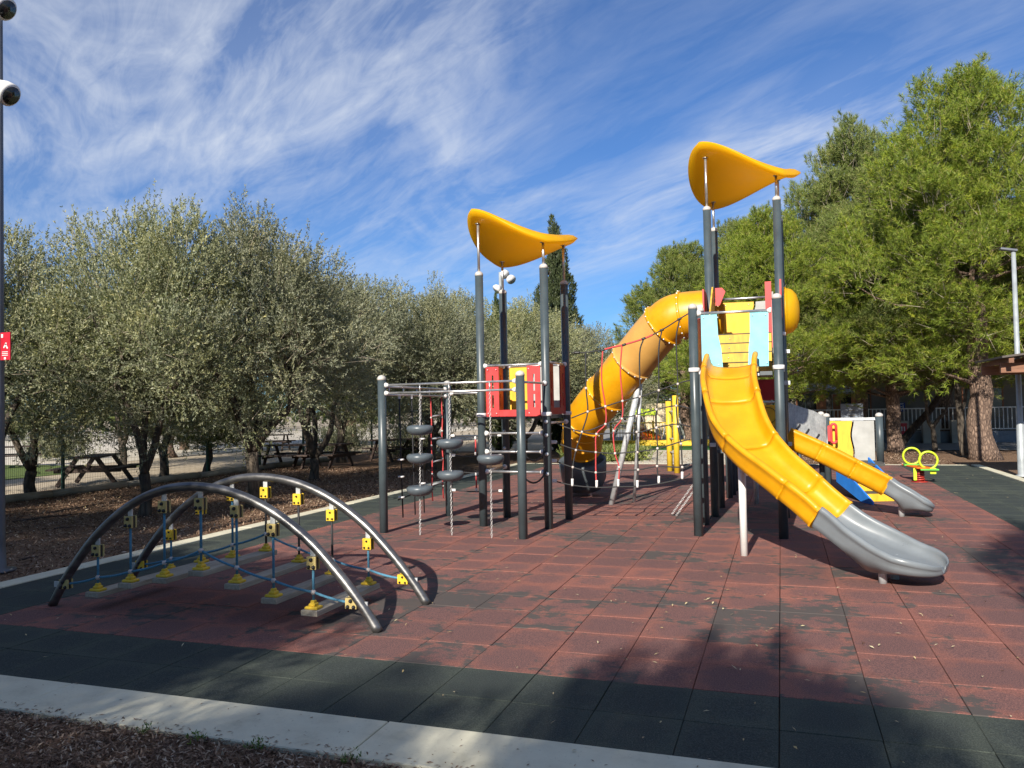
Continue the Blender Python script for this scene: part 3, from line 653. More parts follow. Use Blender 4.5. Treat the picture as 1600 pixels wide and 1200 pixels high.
# ---- overhead frame with hanging discs
fr = thing('hanging_disc_climber', 'overhead steel frame with grey stepping discs threaded on chains', 'climbing frame', (-4.4, 10.0, 0))
post(fr, *PA, 2.20); post(fr, *PP, 2.19); post(fr, *PB, 2.16)
def twin(parent, p0, p1, z0, z1, n, gap=0.115):
    a, b = Vector((*p0, 0)), Vector((*p1, 0)); d = (b-a).normalized(); L = (b-a).length
    for zz in (0, -gap): rail(parent, a+d*0.06+Vector((0, 0, z0+zz)), a+d*(L-0.06)+Vector((0, 0, z1+zz)), 0.016)
    for k in range(n):
        p = a+d*(L*(k+0.5)/n); z = z0+(z1-z0)*(k+0.5)/n; MB().tube([p+Vector((0, 0, z)), p+Vector((0, 0, z-gap))], 0.012, 8).build('spacer', 'steel', parent)
    return a, d, L
twin(fr, PA, PP, 2.085, 2.085, 0)
twin(fr, PA, PB, 2.07, 2.05, 5)
rail(fr, (PP[0], PP[1]+0.06, 2.07), (PE[0], PE[1]-0.06, 2.07), 0.017)
rail(fr, (PB[0]+0.06, PB[1], 1.98), (PD[0]-0.06, PD[1], 1.98), 0.017)
def chain(name, a, b, parent, pitch=0.030, th=0.0042, mat='chain_steel'):
    a, b = Vector(a), Vector(b); L = (b-a).length; d = (b-a).normalized(); n = int(L/pitch); mb = MB(); s1 = d.orthogonal().normalized(); s2 = d.cross(s1)
    for k in range(n):
        c = a+d*(k+0.5)*L/n; s = s1 if k % 2 else s2; ring = []
        for j in range(8):
            an = 2*math.pi*j/8; ring.append(c+d*math.cos(an)*pitch*0.62+s*math.sin(an)*0.0125)
        nn = s.cross(d); vs = []; fs = []
        for j, p in enumerate(ring):
            o2 = (p-c).normalized(); vs += [p+o2*th, p+nn*th, p-o2*th, p-nn*th]
        for j in range(8):
            for q in range(4): e = j*4+q; f = j*4+(q+1) % 4; g2 = ((j+1) % 8)*4+(q+1) % 4; h2 = ((j+1) % 8)*4+q; fs.append((e, f, g2, h2))
        mb.add(vs, fs)
    return mb.build(name, mat, parent)
def disc(parent, c):
    return MB().lathe([(0.0005, -0.078), (0.07, -0.078), (0.125, -0.064), (0.168, -0.030), (0.187, 0.006), (0.184, 0.034), (0.165, 0.055), (0.12, 0.062), (0.08, 0.055), (0.0005, 0.055)], c, 28).build('disc', 'disc_rubber', parent)
for bx, by, zs in ((-4.76, 9.96, (0.615, 1.055, 1.45)), (-4.31, 10.02, (0.82, 1.255)), (-3.70, 9.94, (1.045,))):
    f_ = (bx-PA[0])/(PP[0]-PA[0]); ty = PA[1]+(PP[1]-PA[1])*f_
    MB().tube([(bx, ty, 2.085), (bx, ty, 1.955)], 0.012, 8).build('spacer', 'steel', fr)
    ch = chain('chain', (bx, ty, 1.955), (bx, by, 0.0), fr)
    for z in zs: disc(fr, (bx, by+(ty-by)*z/1.95, z))
# ropes hanging from the left beam
def seatstep(parent, p): MB().lathe([(0.045, -0.012), (0.05, 0), (0.045, 0.012)], p, 12).build('step', 'white_plastic', parent)
def onab(f): return Vector((PA[0]+(PB[0]-PA[0])*f, PA[1]+(PB[1]-PA[1])*f, 0))
for f, mt, zz in ((0.24, 'black_rope', (1.0, 0.75, 0.45)), (0.42, 'black_rope', (0.98, 0.55)), (0.56, 'black_rope', (1.28, 0.95, 0.6))):
    p = onab(f)
    MB().box(p+Vector((0, 0, 1.925)), (0.03, 0.03, 0.06)).build('rope_clamp', 'white_plastic', fr)
    MB().tube([p+Vector((0, 0, 1.92)), p+Vector((0.01, 0, 1.1)), p+Vector((0.02, 0.02, 0.15))], 0.011, 8).build('rope', mt, fr)
    for z in zz: seatstep(fr, p+Vector((0.01, 0, z)))
MB().tube([onab(0.2)+Vector((0, 0, 0.42)), onab(0.45)+Vector((0, 0, 0.47)), onab(0.62)+Vector((0, 0, 0.5)), onab(0.97)+Vector((0, 0, 0.58))], 0.010, 8).build('rope', 'black_rope', fr)
ladder = thing('red_rope_ladder', 'red rope ladder with short grey rungs hanging from the left beam', 'rope ladder', onab(0.80)+Vector((0, 0, 0.2)))
for f, in ((0.72,), (0.90,)):
    p = onab(f); pts = [p+Vector((0.008*math.sin(z*9), 0, z)) for z in np.linspace(1.93, 0.30, 9)]
    MB().tube(pts, 0.011, 8).build('side_rope', 'red_rope', ladder)
    for z in np.linspace(1.6, 0.5, 6): MB().ball(p+Vector((0, -0.004, z)), 0.018).build('rope_joint', 'knot_plastic', ladder)
for z in np.linspace(1.62, 0.55, 4): MB().tube([onab(0.72)+Vector((0, 0, z)), onab(0.90)+Vector((0, 0, z+0.01))], 0.014, 8).build('rung', 'galvanised', ladder)
# short red slings between back posts
sl = thing('rope_traverse', 'two sagging ropes with short red slings between the rear posts', 'rope climber', (-4.64, 11.86, 0.6))
for z in (1.30, 0.98, 0.72, 0.42):
    MB().tube(swag((PB[0]+0.06, PB[1], z), (PD[0]-0.06, PD[1], z), 0.025), 0.009, 6).build('rope', 'black_rope', sl)
    for xx in (PB[0]+0.09, PD[0]-0.09): MB().box((xx, PB[1], z), (0.06, 0.035, 0.035)).build('end_plug', 'white_plastic', sl)
for z0, z1 in ((1.28, 0.98), (0.70, 0.40)):
    MB().tube([(-4.66, 11.855, z0), (-4.655, 11.85, (z0+z1)/2), (-4.66, 11.855, z1)], 0.013, 8).build('sling', 'red_rope', sl)
    for q0, q1 in ((z0, z0-0.05), (z1, z1+0.05)): MB().tube([(-4.66, 11.855, q0), (-4.66, 11.855, q1)], 0.017, 8).build('sling_end', 'white_plastic', sl)

# ---- tall tower
SX0, SX1 = -1.05, -0.03
rt = thing('tall_play_tower', 'tall play tower with yellow saddle canopy, turquoise front boards and yellow steps', 'play tower', (-0.52, 12.2, 0))
rows = ((10.67, 3.03, 3.10), (11.66, 3.10, 3.08))
for y, hl, hr in rows: post(rt, SX0-0.02, y, hl); post(rt, SX1+0.02, y, hr)
T = [(-1.0, 12.54, 4.77), (0.03, 12.58, 4.83), (-0.98, 13.62, 4.66), (0.06, 13.68, 4.74)]
for x, y, h in T: post(rt, x, y, h)
rc = [(-1.33, 12.10, 6.05), (0.38, 12.16, 4.98), (0.42, 13.98, 5.62), (-1.30, 14.05, 4.84)]
canopy(rt, rc)
for x, y, h in T: canopy_support(rt, x, y, h, canopy_z(rc, x, y)-0.03)
D1, D2 = 2.14, 2.78
MB().box((-0.54, 11.16, D1-0.03), (0.90, 0.93, 0.05)).build('deck', 'dark_grey_plastic', rt)
MB().box((-0.48, 13.11, D2-0.03), (0.93, 1.04, 0.05)).build('deck', 'dark_grey_plastic', rt)
for x in (SX0-0.02, SX1+0.02):
    for y in (10.67, 11.66): collar(rt, x, y, D1+0.04)
for x, y, h in T[:2]: collar(rt, x, y, D2-0.02)
# front: turquoise boards and bar
cy_ = 10.67
MB().prism([(-0.965, 2.20), (-0.70, 2.20), (-0.715, 2.45), (-0.75, 2.62), (-0.76, 2.90), (-0.965, 2.90)], 0.02, (0, cy_, 0)).build('front_board', 'cyan_board', rt)
MB().prism([(-0.13, 2.20), (-0.115, 2.90), (-0.345, 2.90), (-0.35, 2.62), (-0.37, 2.45), (-0.385, 2.20)][::-1], 0.02, (0, cy_, 0)).build('front_board', 'cyan_board', rt)
rail(rt, (SX0+0.04, cy_-0.01, 2.925), (SX1-0.05, cy_-0.01, 2.915), 0.018)
rail(rt, (-0.94, 12.56, 3.33), (-0.03, 12.56, 3.33), 0.018)
rail(rt, (-0.92, 13.62, 3.47), (0.0, 13.66, 3.47), 0.018)
# yellow steps up to the higher deck
for k in range(4):
    z0 = D1+0.02+k*0.155; y = 11.72+k*0.22
    o = MB().box((-0.50, y, z0+0.073), (0.80, 0.02, 0.138)).build('step_riser', 'worn_yellow_board', rt)
    b = MB(); [unit_bolt(b, (-0.50+dx, y-0.01, z0+0.08), (0, -1, 0), 0.008) for dx in (-0.2, 0.2)]; b.build('bolts', 'galvanised', o, kind='stuff')
    MB().box((-0.50, y+0.11, z0+0.146+0.006), (0.80, 0.235, 0.012)).build('step_tread', 'anti_slip', rt)
# stair cheeks
MB().prism([(11.60, 2.16), (12.50, 2.60), (12.50, 3.48), (12.30, 3.50), (11.60, 2.98)], 0.022, (-0.93, 0, 0), (0, 1, 0)).build('stair_side', 'worn_yellow_board', rt)
MB().prism([(11.60, 2.16), (12.50, 2.60), (12.50, 3.40), (11.60, 2.98)], 0.022, (-0.07, 0, 0), (0, 1, 0)).build('stair_side', 'grey_board', rt)
def screws(parent_, pts_, ax=(0, -1, 0), r=0.009):
    for c_ in pts_: MB().lathe([(r, 0), (r, 0.004), (r*0.6, 0.007), (0.0005, 0.008)], c_, 8, ax).build('screw', 'galvanised', parent_)
screws(rt, [(x, 10.655, z) for x in (-0.93, -0.75) for z in (2.24, 2.86)]+[(x, 10.655, z) for x in (-0.31, -0.15) for z in (2.24, 2.86)])
screws(rt, [(x, 13.535, z) for x in (-0.82, -0.45) for z in (2.85, 3.35)])
screws(lt, [(x, 10.865, z) for x in (-4.06, -3.93, -3.43, -3.29) for z in (1.65, 2.29)])
def redside(x, y0, y1, z0, z1, z2):
    return MB().prism([(y0, z0), (y1, z0), (y1, z2), (y1-0.10, z2+0.02), (y0, z1)], 0.024, (x, 0, 0), (0, 1, 0)).build('side_board', 'red_board', rt)
redside(-1.045, 10.80, 11.52, 2.22, 2.86, 2.92)
redside(-0.01, 10.80, 11.52, 2.22, 2.86, 3.0)
MB().box((0.045, 12.20, 3.10), (0.024, 0.50, 0.80)).build('side_board', 'red_board', rt)
MB().box((-0.13, 12.47, 3.05), (0.09, 0.024, 1.0)).build('side_board', 'red_board', rt)
MB().box((-1.04, 12.20, 3.05), (0.024, 0.50, 0.75)).build('side_board', 'red_board', rt)
MB().prism([(-0.90, 3.33), (-0.84, 3.33), (-0.75, 3.54), (-0.80, 3.60), (-0.90, 3.60)], 0.024, (0, 12.46, -0.10)).build('side_board', 'red_board', rt)
# back wall of the high deck
bw = [(-0.40+0.03*math.sin(i*0.8+1), D2+i*0.068) for i in range(10)]
MB().prism([(-0.86, D2), *bw, (-0.86, 3.40)], 0.02, (0, 13.55, 0)).build('back_board', 'yellow_board', rt)
MB().prism([(-0.05, D2), (-0.05, 3.40), *[(x+0.03, z) for x, z in reversed(bw)]], 0.02, (0, 13.56, 0)).build('back_board', 'grey_board', rt)
# bubble on the right side
MB().lathe([(0.38, 0), (0.385, 0.02), (0.36, 0.03), (0.355, 0.06), (0.33, 0.12), (0.26, 0.18), (0.14, 0.215), (0.001, 0.225)], (0.10, 13.12, 3.16), 32, (1, 0, 0)).build('bubble_dome', 'canopy_plastic', rt)
MB().box((0.085, 13.12, 3.12), (0.02, 0.94, 0.85)).build('side_board', 'grey_board', rt)
# lower deck and its boards
MB().box((-0.47, 13.11, 0.99), (0.96, 1.0, 0.05)).build('deck', 'dark_grey_plastic', rt)
MB().box((-0.46, 13.58, 1.94), (0.90, 0.02, 0.34)).build('lower_board', 'deep_red_board', rt)
MB().box((-0.46, 13.56, 1.36), (0.90, 0.02, 0.66)).build('lower_board', 'yellow_board', rt)
rg = MB()
for cz in (1.52, 1.24):
    rg.tube([(-0.20+0.13*math.cos(a), 13.546, cz+0.13*math.sin(a)) for a in np.linspace(0, 2*math.pi, 25)], 0.005, 5)
rg.build('engraved_rings', 'black_rubber', rt, kind='stuff')
rail(rt, (-0.92, 13.60, 1.74), (0.0, 13.62, 1.74), 0.018)
for x, y, z in ((0.10, 12.62, 1.10), (-1.0, 12.47, 1.10), (0.09, 11.70, 2.0), (0.11, 12.7, 2.5)): MB().box((x, y, z), (0.09, 0.07, 0.06), bev=0.006).build('bracket', 'galvanised', rt)
MB().tube([(-0.98, 13.0, 1.12), (-0.98, 13.9, 1.12)], 0.03, 8).build('bracket', 'galvanised', rt)
for x, y, h in ((-0.93, 15.02, 1.7), (-0.90, 15.55, 1.7), (-0.90, 16.3, 1.6)): post(rt, x, y, h)
# hand holds on the near left post pair
for k in range(5): MB().box((-1.13, 11.1+0.0*k, 0.35+k*0.28), (0.05, 0.04, 0.07), bev=0.01).build('climbing_grip', 'white_plastic', rt)
MB().tube([(-1.08, 11.15, 0.0), (-1.08, 11.15, 2.1)], 0.016, 8).build('grip_pole', 'galvanised', rt)

# ------------------------------------------------------------------ slides
def sweep(frames, prof_fn, n_sec=None, closed=True, caps=True):
    """frames: list of (pos, side, up); prof_fn(i) -> list of (u, v)"""
    vs = []; fs = []; m_ = None
    for i, (p, s, u) in enumerate(frames):
        pr = prof_fn(i); m_ = len(pr); vs += [p+s*a+u*b for a, b in pr]
    for i in range(len(frames)-1):
        for j in range(m_ if closed else m_-1): a = i*m_+j; b = i*m_+(j+1) % m_; fs.append((a, a+m_, b+m_, b))
    if caps and closed: fs.append(tuple(range(m_))); fs.append(tuple(reversed([(len(frames)-1)*m_+j for j in range(m_)])))
    return vs, fs
def slide_frames(ctrl, n=8):
    P = V3(smoothpts(ctrl, n)); fr_ = []
    for i, p in enumerate(P):
        d = (P[min(i+1, len(P)-1)]-P[max(i-1, 0)]).normalized(); dh = Vector((d.x, d.y, 0)).normalized(); s = Vector((dh.y, -dh.x, 0))  # right hand side of travel
        u = s.cross(d).normalized(); u = u if u.z > 0 else -u; fr_.append((p, s, u))
    return fr_
def trough(hw, rim, wall=0.0, skirt=0.09, rr=0.036, bed=0.0):
    """closed section: bed, curved walls, rolled rim, outer skirt"""
    inner = [(-hw*0.98, rim*0.80), (-hw*0.95, rim*0.42), (-hw*0.84, rim*0.14), (-hw*0.62, 0.012), (-hw*0.3, 0.0), (0, -0.002), (hw*0.3, 0.0), (hw*0.62, 0.012), (hw*0.84, rim*0.14), (hw*0.95, rim*0.42), (hw*0.98, rim*0.80)]
    cx, cz = hw+rr*0.75, rim*0.86
    roll = [(cx+rr*math.cos(a), cz+rr*math.sin(a)) for a in np.linspace(math.pi*0.85, -math.pi*0.30, 8)]
    outer = [(hw+rr*0.9, rim*0.45), (hw+rr*0.9, rim*0.10), (hw*0.98+rr*0.6, -skirt*0.55), (hw*0.80, -skirt), (hw*0.3, -skirt)]
    right = roll+outer
    left = [(-a, b) for a, b in reversed(right)]
    return inner+right+left
def build_slide(root, ctrl, joints, hw, rim, mats, n=8, name='slide_section', skirt=0.06):
    F = slide_frames(ctrl, n)
    idx = [int(round(j*n)) for j in joints]
    for k, (a, b) in enumerate(zip(idx, idx[1:])):
        seg = F[a:b+1]; p, s, u = seg[0]
        vs, fs = sweep(seg, lambda i: trough(hw, rim, skirt=skirt))
        o = MB().add(vs, fs).build(name, mats, root)
        # raised lip where this section laps the next
        q = F[b-1:b+1]; d = (q[1][0]-q[0][0]).normalized(); q2 = [(q[1][0]-d*0.016, q[1][1], q[1][2]), (q[1][0]+d*0.006, q[1][1], q[1][2])]
        vs, fs = sweep(q2, lambda i: [(x*1.012, z*1.015+(0.003 if abs(x) < hw*0.99 else 0)) for x, z in trough(hw, rim, skirt=skirt+0.006)])
        MB().add(vs, fs, False).build('lap_joint', mats, o)
        MB().box(q[1][0]-q[1][1]*(hw+0.07)+q[1][2]*rim*0.25, (0.03, 0.03, 0.03)).build('joint_bolt', 'galvanised', o)
    return F
def grey_exit(root, F0, path, hw, rim0, nm='exit_section', tail=0.34, mat='grey_plastic'):
    """run-out: rim dips, the rails close round the end and the bed turns up; hollow belly over the legs"""
    F = slide_frames(path, 14); N = len(F); tot = sum((F[i+1][0]-F[i][0]).length for i in range(N-1)); acc = [0]
    for i in range(N-1): acc.append(acc[-1]+(F[i+1][0]-F[i][0]).length)
    def prof(i):
        t_ = acc[i]/tot; s = acc[i]; r = tail; k = max(0.0, (s-(tot-r))/r); wf = math.sqrt(max(0.0, 1-k*k))
        w_ = hw*(1+0.24*math.sin(math.pi*0.5*min(1, t_*1.7))**2)*max(0.05, wf); rim = rim0*(1-0.50*min(1, t_*1.35)**1.2)*(0.30+0.70*wf if k > 0 else 1)
        sk = (0.06+0.12*math.exp(-((t_-0.50)/0.17)**2))*(0.35+0.65*wf)
        pr = trough(w_, max(rim, 0.04), skirt=sk, rr=0.036*(0.5+0.5*wf)); lift = 0.0
        nf = min(1.0, max(0.0, (sk-0.06)/0.12)); nf = nf*nf*(3-2*nf)
        return [(a*(1-0.42*nf*min(1.0, max(0.0, -b)/max(sk, 1e-3))), b+lift) for a, b in pr]
    vs, fs = sweep(F, prof); o = MB().add(vs, fs).build(nm, mat, root)
    return F
# tall wave slide
ws = thing('tall_yellow_slide', 'tall curving yellow trough slide with a grey run-out, at the front of the tall tower', 'slide', (0.0, 9.4, 0))
RIM = 0.20; HWS = 0.275
def bedz(px, py, X, Y): # height seen at py above a plan point, minus the rim
    return None
wctrl = [(-0.585, 10.62, 2.20), (-0.60, 10.30, 2.04), (-0.585, 9.95, 1.78), (-0.47, 9.50, 1.37), (-0.25, 9.15, 1.08), (0.08, 8.86, 0.80), (0.40, 8.66, 0.52)]
build_slide(ws, wctrl, [0, 1, 2.12, 3.5, 5.1, 6], HWS, RIM, 'yellow_plastic')
MB().box((-0.585, 10.72, 2.155), (0.50, 0.22, 0.03)).build('slide_sill', 'yellow_plastic', ws)
gpath = [(0.40, 8.66, 0.52), (0.60, 8.56, 0.39), (0.80, 8.45, 0.30), (1.00, 8.33, 0.225), (1.18, 8.22, 0.185), (1.36, 8.11, 0.155)]
grey_exit(ws, None, gpath, HWS, RIM)
for x, y in ((0.87, 8.27), (1.00, 8.48)): MB().tube([(x, y, -0.01), (x, y, 0.24)], 0.038, 14).build('leg', 'galvanised', ws)
MB().tube([(-0.44, 9.39, -0.01), (-0.44, 9.39, 1.20)], 0.042, 14).build('leg', 'white_plastic', ws)
MB().tube([(-0.44, 14.25, -0.01), (-0.44, 14.25, 1.0)], 0.042, 14).build('leg', 'galvanised', rt)

# small slide from the low deck
ss = thing('small_yellow_slide', 'short straight yellow slide with a grey curled end, left of the blue steps', 'slide', (1.0, 13.05, 0))
sc = [(0.08, 13.07, 1.13), (0.55, 13.07, 0.90), (1.03, 13.07, 0.625), (1.40, 13.07, 0.40)]
sc = [(0.06, 13.08, 1.14), (0.52, 13.08, 0.915), (0.98, 13.08, 0.66), (1.42, 13.08, 0.415)]
build_slide(ss, sc, [0, 1, 2, 3], 0.225, 0.20, 'yellow_plastic', skirt=0.10)
grey_exit(ss, None, [(1.42, 13.08, 0.415), (1.56, 13.07, 0.335), (1.74, 13.06, 0.26), (1.92, 13.05, 0.175), (2.08, 13.04, 0.11)], 0.225, 0.19, tail=0.22)
MB().tube([(1.66, 13.06, -0.01), (1.66, 13.06, 0.24)], 0.042, 14).build('leg', 'galvanised', ss)

# tube slide
tb = thing('tube_slide', 'closed yellow tube slide with one faded section bending down behind the rope net', 'tube slide', (-2.9, 13.7, 0))
tp = [at(1128, 489, 13.12), at(1066, 493, 13.13), at(1036, 509, 13.2), at(988, 565, 13.55), at(947, 615, 13.85), at(916, 655, 14.25), at(909, 692, 14.8), at(908, 712, 15.2)]
TP = V3(smoothpts([tuple(p) for p in tp], 10)); TR = 0.375
def tubeframes(a, b): return TP[a:b+1]
for a, b, mt in ((0, 10, 'yellow_plastic'), (10, 20, 'yellow_plastic'), (20, 30, 'faded_yellow_plastic'), (30, 40, 'yellow_plastic'), (40, 50, 'yellow_plastic'), (50, 62, 'yellow_plastic')):
    seg = tubeframes(a, b); o = MB().tube(seg, TR, 32, False).build('tube_section', mt, tb)
    p = seg[-1]; d = (seg[-1]-seg[-2]).normalized()
    if b < 60:
        MB().lathe([(TR, -0.022), (TR+0.028, -0.020), (TR+0.032, 0), (TR+0.028, 0.020), (TR, 0.022)], p, 32, d).build('flange', mt, o)
        bl = MB(); q = Vector((0, 0, 1)).rotation_difference(d)
        for k in range(20): bl.box(p+q @ Vector(((TR+0.034)*math.cos(k*math.pi/10), (TR+0.034)*math.sin(k*math.pi/10), 0)), (0.016, 0.016, 0.016))
        bl.build('flange_bolts', 'galvanised', o, kind='stuff')
# ribbed exit
for k in (53, 57, 61):
    p = TP[k]; d = (TP[k+1]-TP[k-1]).normalized(); MB().lathe([(TR, -0.02), (TR+0.022, -0.012), (TR+0.024, 0.012), (TR, 0.02)], p, 32, d).build('tube_rib', 'yellow_plastic', tb)
ex = TP[62]
MB().lathe([(0.20, -0.40), (0.34, -0.36), (0.43, -0.18), (0.455, 0.06), (0.462, 0.20), (0.440, 0.22), (0.415, 0.08), (0.33, -0.26), (0.001, -0.34)], (ex.x, ex.y+0.10, 0.50), 32, (0.0, -0.30, 1)).build('exit_bowl', 'dark_grey_plastic', tb)
for x, y in ((-0.22, 0.0), (0.14, 0.06)): MB().tube([(ex.x+x, ex.y+y, -0.01), (ex.x+x, ex.y+y, 0.25)], 0.035, 10).build('leg', 'galvanised', tb)
gl = ground(955, 788); gt = at(1003, 592, 13.62)
MB().tube([(gl.x, gl.y, -0.01), (gt.x, gt.y, gt.z+0.12)], 0.05, 14).build('leg', 'galvanised', tb)
MB().tube([(gt.x-0.28, gt.y+0.5, -0.01), (gt.x-0.02, gt.y+0.02, gt.z-0.02)], 0.03, 10).build('leg', 'galvanised', tb)

# rope net between the towers
net = thing('climbing_net', 'climbing net of black and red ropes strung between the two towers', 'rope net', (-2.1, 11.3, 0))
z3 = lambda a: [(860+x/3.0, 420+y/3.0) for x, y in a]
np0, np1 = (-3.17, 11.25), (-1.05, 11.60)
def netline(pts, r, mat, name='rope'):
    P = [tuple(onplane(*q, np0, np1)) for q in z3(pts)]; return MB().tube(V3(smoothpts(P, 4)), r, 7).build(name, mat, net)
vert = [[(165, 395), (167, 560), (175, 670), (148, 765), (120, 850), (105, 930), (103, 1018)], [(245, 385), (240, 520), (258, 645), (258, 728), (216, 775), (213, 860), (213, 955), (217, 1025)],
        [(335, 362), (328, 480), (338, 620), (335, 703), (297, 760), (303, 865), (322, 930), (318, 1020)], [(437, 328), (418, 400), (420, 600), (405, 690), (405, 765), (408, 860), (411, 942), (408, 1025)],
        [(522, 290), (508, 380), (508, 570), (497, 660), (497, 745), (502, 842), (500, 925), (508, 1005)], [(605, 240), (590, 330), (597, 540), (590, 642), (598, 740), (612, 820), (618, 930), (618, 985)]]
hori = [[(98, 395), (165, 392), (245, 380), (345, 356), (437, 328), (522, 287), (605, 235), (650, 208)], [(98, 700), (175, 670), (258, 645), (338, 620), (420, 600), (508, 570), (598, 537), (655, 522)],
        [(12, 720), (148, 762), (258, 728), (335, 703), (405, 685), (497, 660), (590, 642), (655, 655)], [(60, 740), (148, 765), (216, 775), (297, 770), (405, 768), (497, 745), (590, 728), (655, 740)],
        [(18, 812), (110, 845), (213, 860), (303, 865), (407, 857), (502, 843), (612, 810), (655, 800)], [(18, 900), (103, 930), (213, 955), (322, 945), (411, 942), (500, 927), (618, 930), (655, 915)],
        [(18, 995), (105, 1015), (217, 1025), (318, 1022), (408, 1020), (508, 1008), (618, 982), (655, 960)]]
for i, v_ in enumerate(vert): netline(v_, 0.0105, 'red_rope' if i in (1, 2) else 'black_rope')
for i, h_ in enumerate(hori): netline(h_, 0.0095, 'black_rope')
for i in range(2): pass
netline([(245, 380), (300, 366), (345, 356), (437, 328), (480, 309)], 0.0135, 'red_rope', 'rope_sleeve')
netline([(110, 394), (140, 393)], 0.02, 'black_rubber', 'turnbuckle')
for k in ((245, 382), (345, 357), (437, 328), (522, 288), (605, 236)):
    netline([(k[0]-9, k[1]+3), (k[0]+9, k[1]-4)], 0.018, 'black_rubber', 'rope_sleeve')
for i, v_ in enumerate(vert):
    for q in v_[2 if i else 1:-1]:
        c = onplane(*z3([q])[0], np0, np1); MB().ball(c, 0.021, 8).build('rope_joint', 'knot_plastic', net)
    q = v_[-1]; netline([(q[0], q[1]-34), (q[0], q[1])], 0.019, 'white_plastic', 'rope_ferrule')
for y in (812, 900, 995):
    c = onplane(*z3([(16, y)])[0], np0, np1); MB().box(c, (0.09, 0.05, 0.05), bev=0.01).build('end_plug', 'white_plastic', net)

# loose chains left of the tall slide
lcn = thing('crossed_chains', 'two slack chains slanting to the floor left of the tall slide', 'chain', (-1.25, 11.6, 0))
for a, b in (((1083, 757), (1050, 803)), ((1083, 768), (1056, 806))):
    p = onplane(*a, np0, np1); q = onplane(*b, np0, np1); q.z = max(q.z, 0.01); chain('chain', p, q, lcn, 0.034, 0.0045)

# ------------------------------------------------------------------ low platform with blue steps
lp = thing('low_step_platform', 'low platform with blue-sided yellow steps, a yellow and grey back board and a red grip', 'play platform', (1.3, 15.6, 0))
L1 = (0.83, 16.45); R1 = (1.74, 16.25)
post(lp, *L1, 1.47, r=0.062); post(lp, 0.76, 17.1, 1.50, r=0.062); post(lp, *R1, 1.47, r=0.066, z0=0.56)
MB().lathe([(0.07, 0), (0.07, 0.03)], (R1[0], R1[1], 0.53), 16).build('post_foot', 'white_plastic', lp)
LZ = 0.60
MB().box((1.30, 15.98, LZ-0.03), (0.88, 0.78, 0.05)).build('deck', 'anti_slip', lp)
wv = [(1.26+0.022*math.sin(i*0.75), LZ+i*0.075) for i in range(11)]
MB().prism([(0.88, LZ), *wv, (0.88, 1.35)], 0.02, (0, 16.36, 0)).build('back_board', 'yellow_board', lp)
MB().prism([(1.66, LZ), (1.66, 1.35), *[(x+0.03, z) for x, z in reversed(wv)]], 0.02, (0, 16.36, 0)).build('back_board', 'grey_board', lp)
MB().box((1.28, 16.36, 1.385), (0.80, 0.045, 0.05)).build('top_beam', 'galvanised', lp)
hd = MB().tube([(0.90+0.035+0.045*math.cos(a), 16.14, 1.12+ (0.13 if math.sin(a) > 0 else -0.13)+0.05*math.sin(a)) for a in np.linspace(0, 2*math.pi, 29)], 0.024, 8).build('red_grip', 'red_board', lp)
MB().box((0.865, 16.14, 1.12), (0.07, 0.035, 0.30), bev=0.01).build('grip_board', 'red_board', lp)
SD = Vector((0.351, -0.936, 0)); SS = Vector((0.936, 0.351, 0)); SP = Vector((0.95, 15.60, 0)); SW = 0.60; srot = Matrix.Rotation(math.atan2(SS.y, SS.x), 3, 'Z')
for k in range(4):
    zt = LZ-0.015-k*0.15; c = SP+SS*(SW/2)+SD*(k*0.29)
    MB().box(c+Vector((0, 0, zt-0.07)), (SW-0.05, 0.022, 0.13), srot).build('step_riser', 'yellow_board', lp)
    if k: MB().box(c-SD*0.145+Vector((0, 0, zt+0.006)), (SW-0.05, 0.29, 0.014), srot).build('step_tread', 'anti_slip', lp)
for q in (0.0, SW):
    hi = 0.09 if q else 0.03
    MB().prism([(-0.04, 0.26), (0.92, 0.0), (1.30, 0.0), (1.30, 0.05), (1.12, 0.10+hi), (-0.04, LZ+hi)], 0.028, SP+SS*q, SD).build('step_side', 'blue_board', lp)
# grey climbing wall between the tall tower and the low platform
cw = thing('climbing_wall_panel', 'mottled grey climbing panel with curved black slots behind the small slide', 'climbing panel', (0.45, 15.9, 0.4))
MB().tube([(0.30, 15.74, -0.02), (0.30, 15.74, 1.0)], 0.04, 10).build('leg', 'post_paint', cw)
a0, a1 = Vector((0.15, 15.55, 0)), Vector((0.80, 16.25, 0)); dd = (a1-a0); LL = dd.length; dd.normalize()
_q = [onplane(x_, y_, (a0.x, a0.y), (a1.x, a1.y)) for x_, y_ in ((1228, 672), (1289, 706), (1289, 652), (1270, 642), (1250, 636), (1228, 628))]
MB().prism([((p_-a0).dot(dd), p_.z) for p_ in _q], 0.05, a0, dd).build('panel', 'climbing_wall_grey', cw)
nrm = dd.cross(Vector((0, 0, 1)))
for px_, py_ in ((1245, 668), (1259, 675), (1275, 683)):
    c = onplane(px_, py_, (a0.x, a0.y), (a1.x, a1.y)); P = [c+nrm*0.028+dd*(0.07*math.sin(s*0.9))+Vector((0, 0, s*0.055)) for s in np.linspace(-1, 1, 6)]
    MB().tube(P, 0.018, 6).build('slot', 'black_rubber', cw)

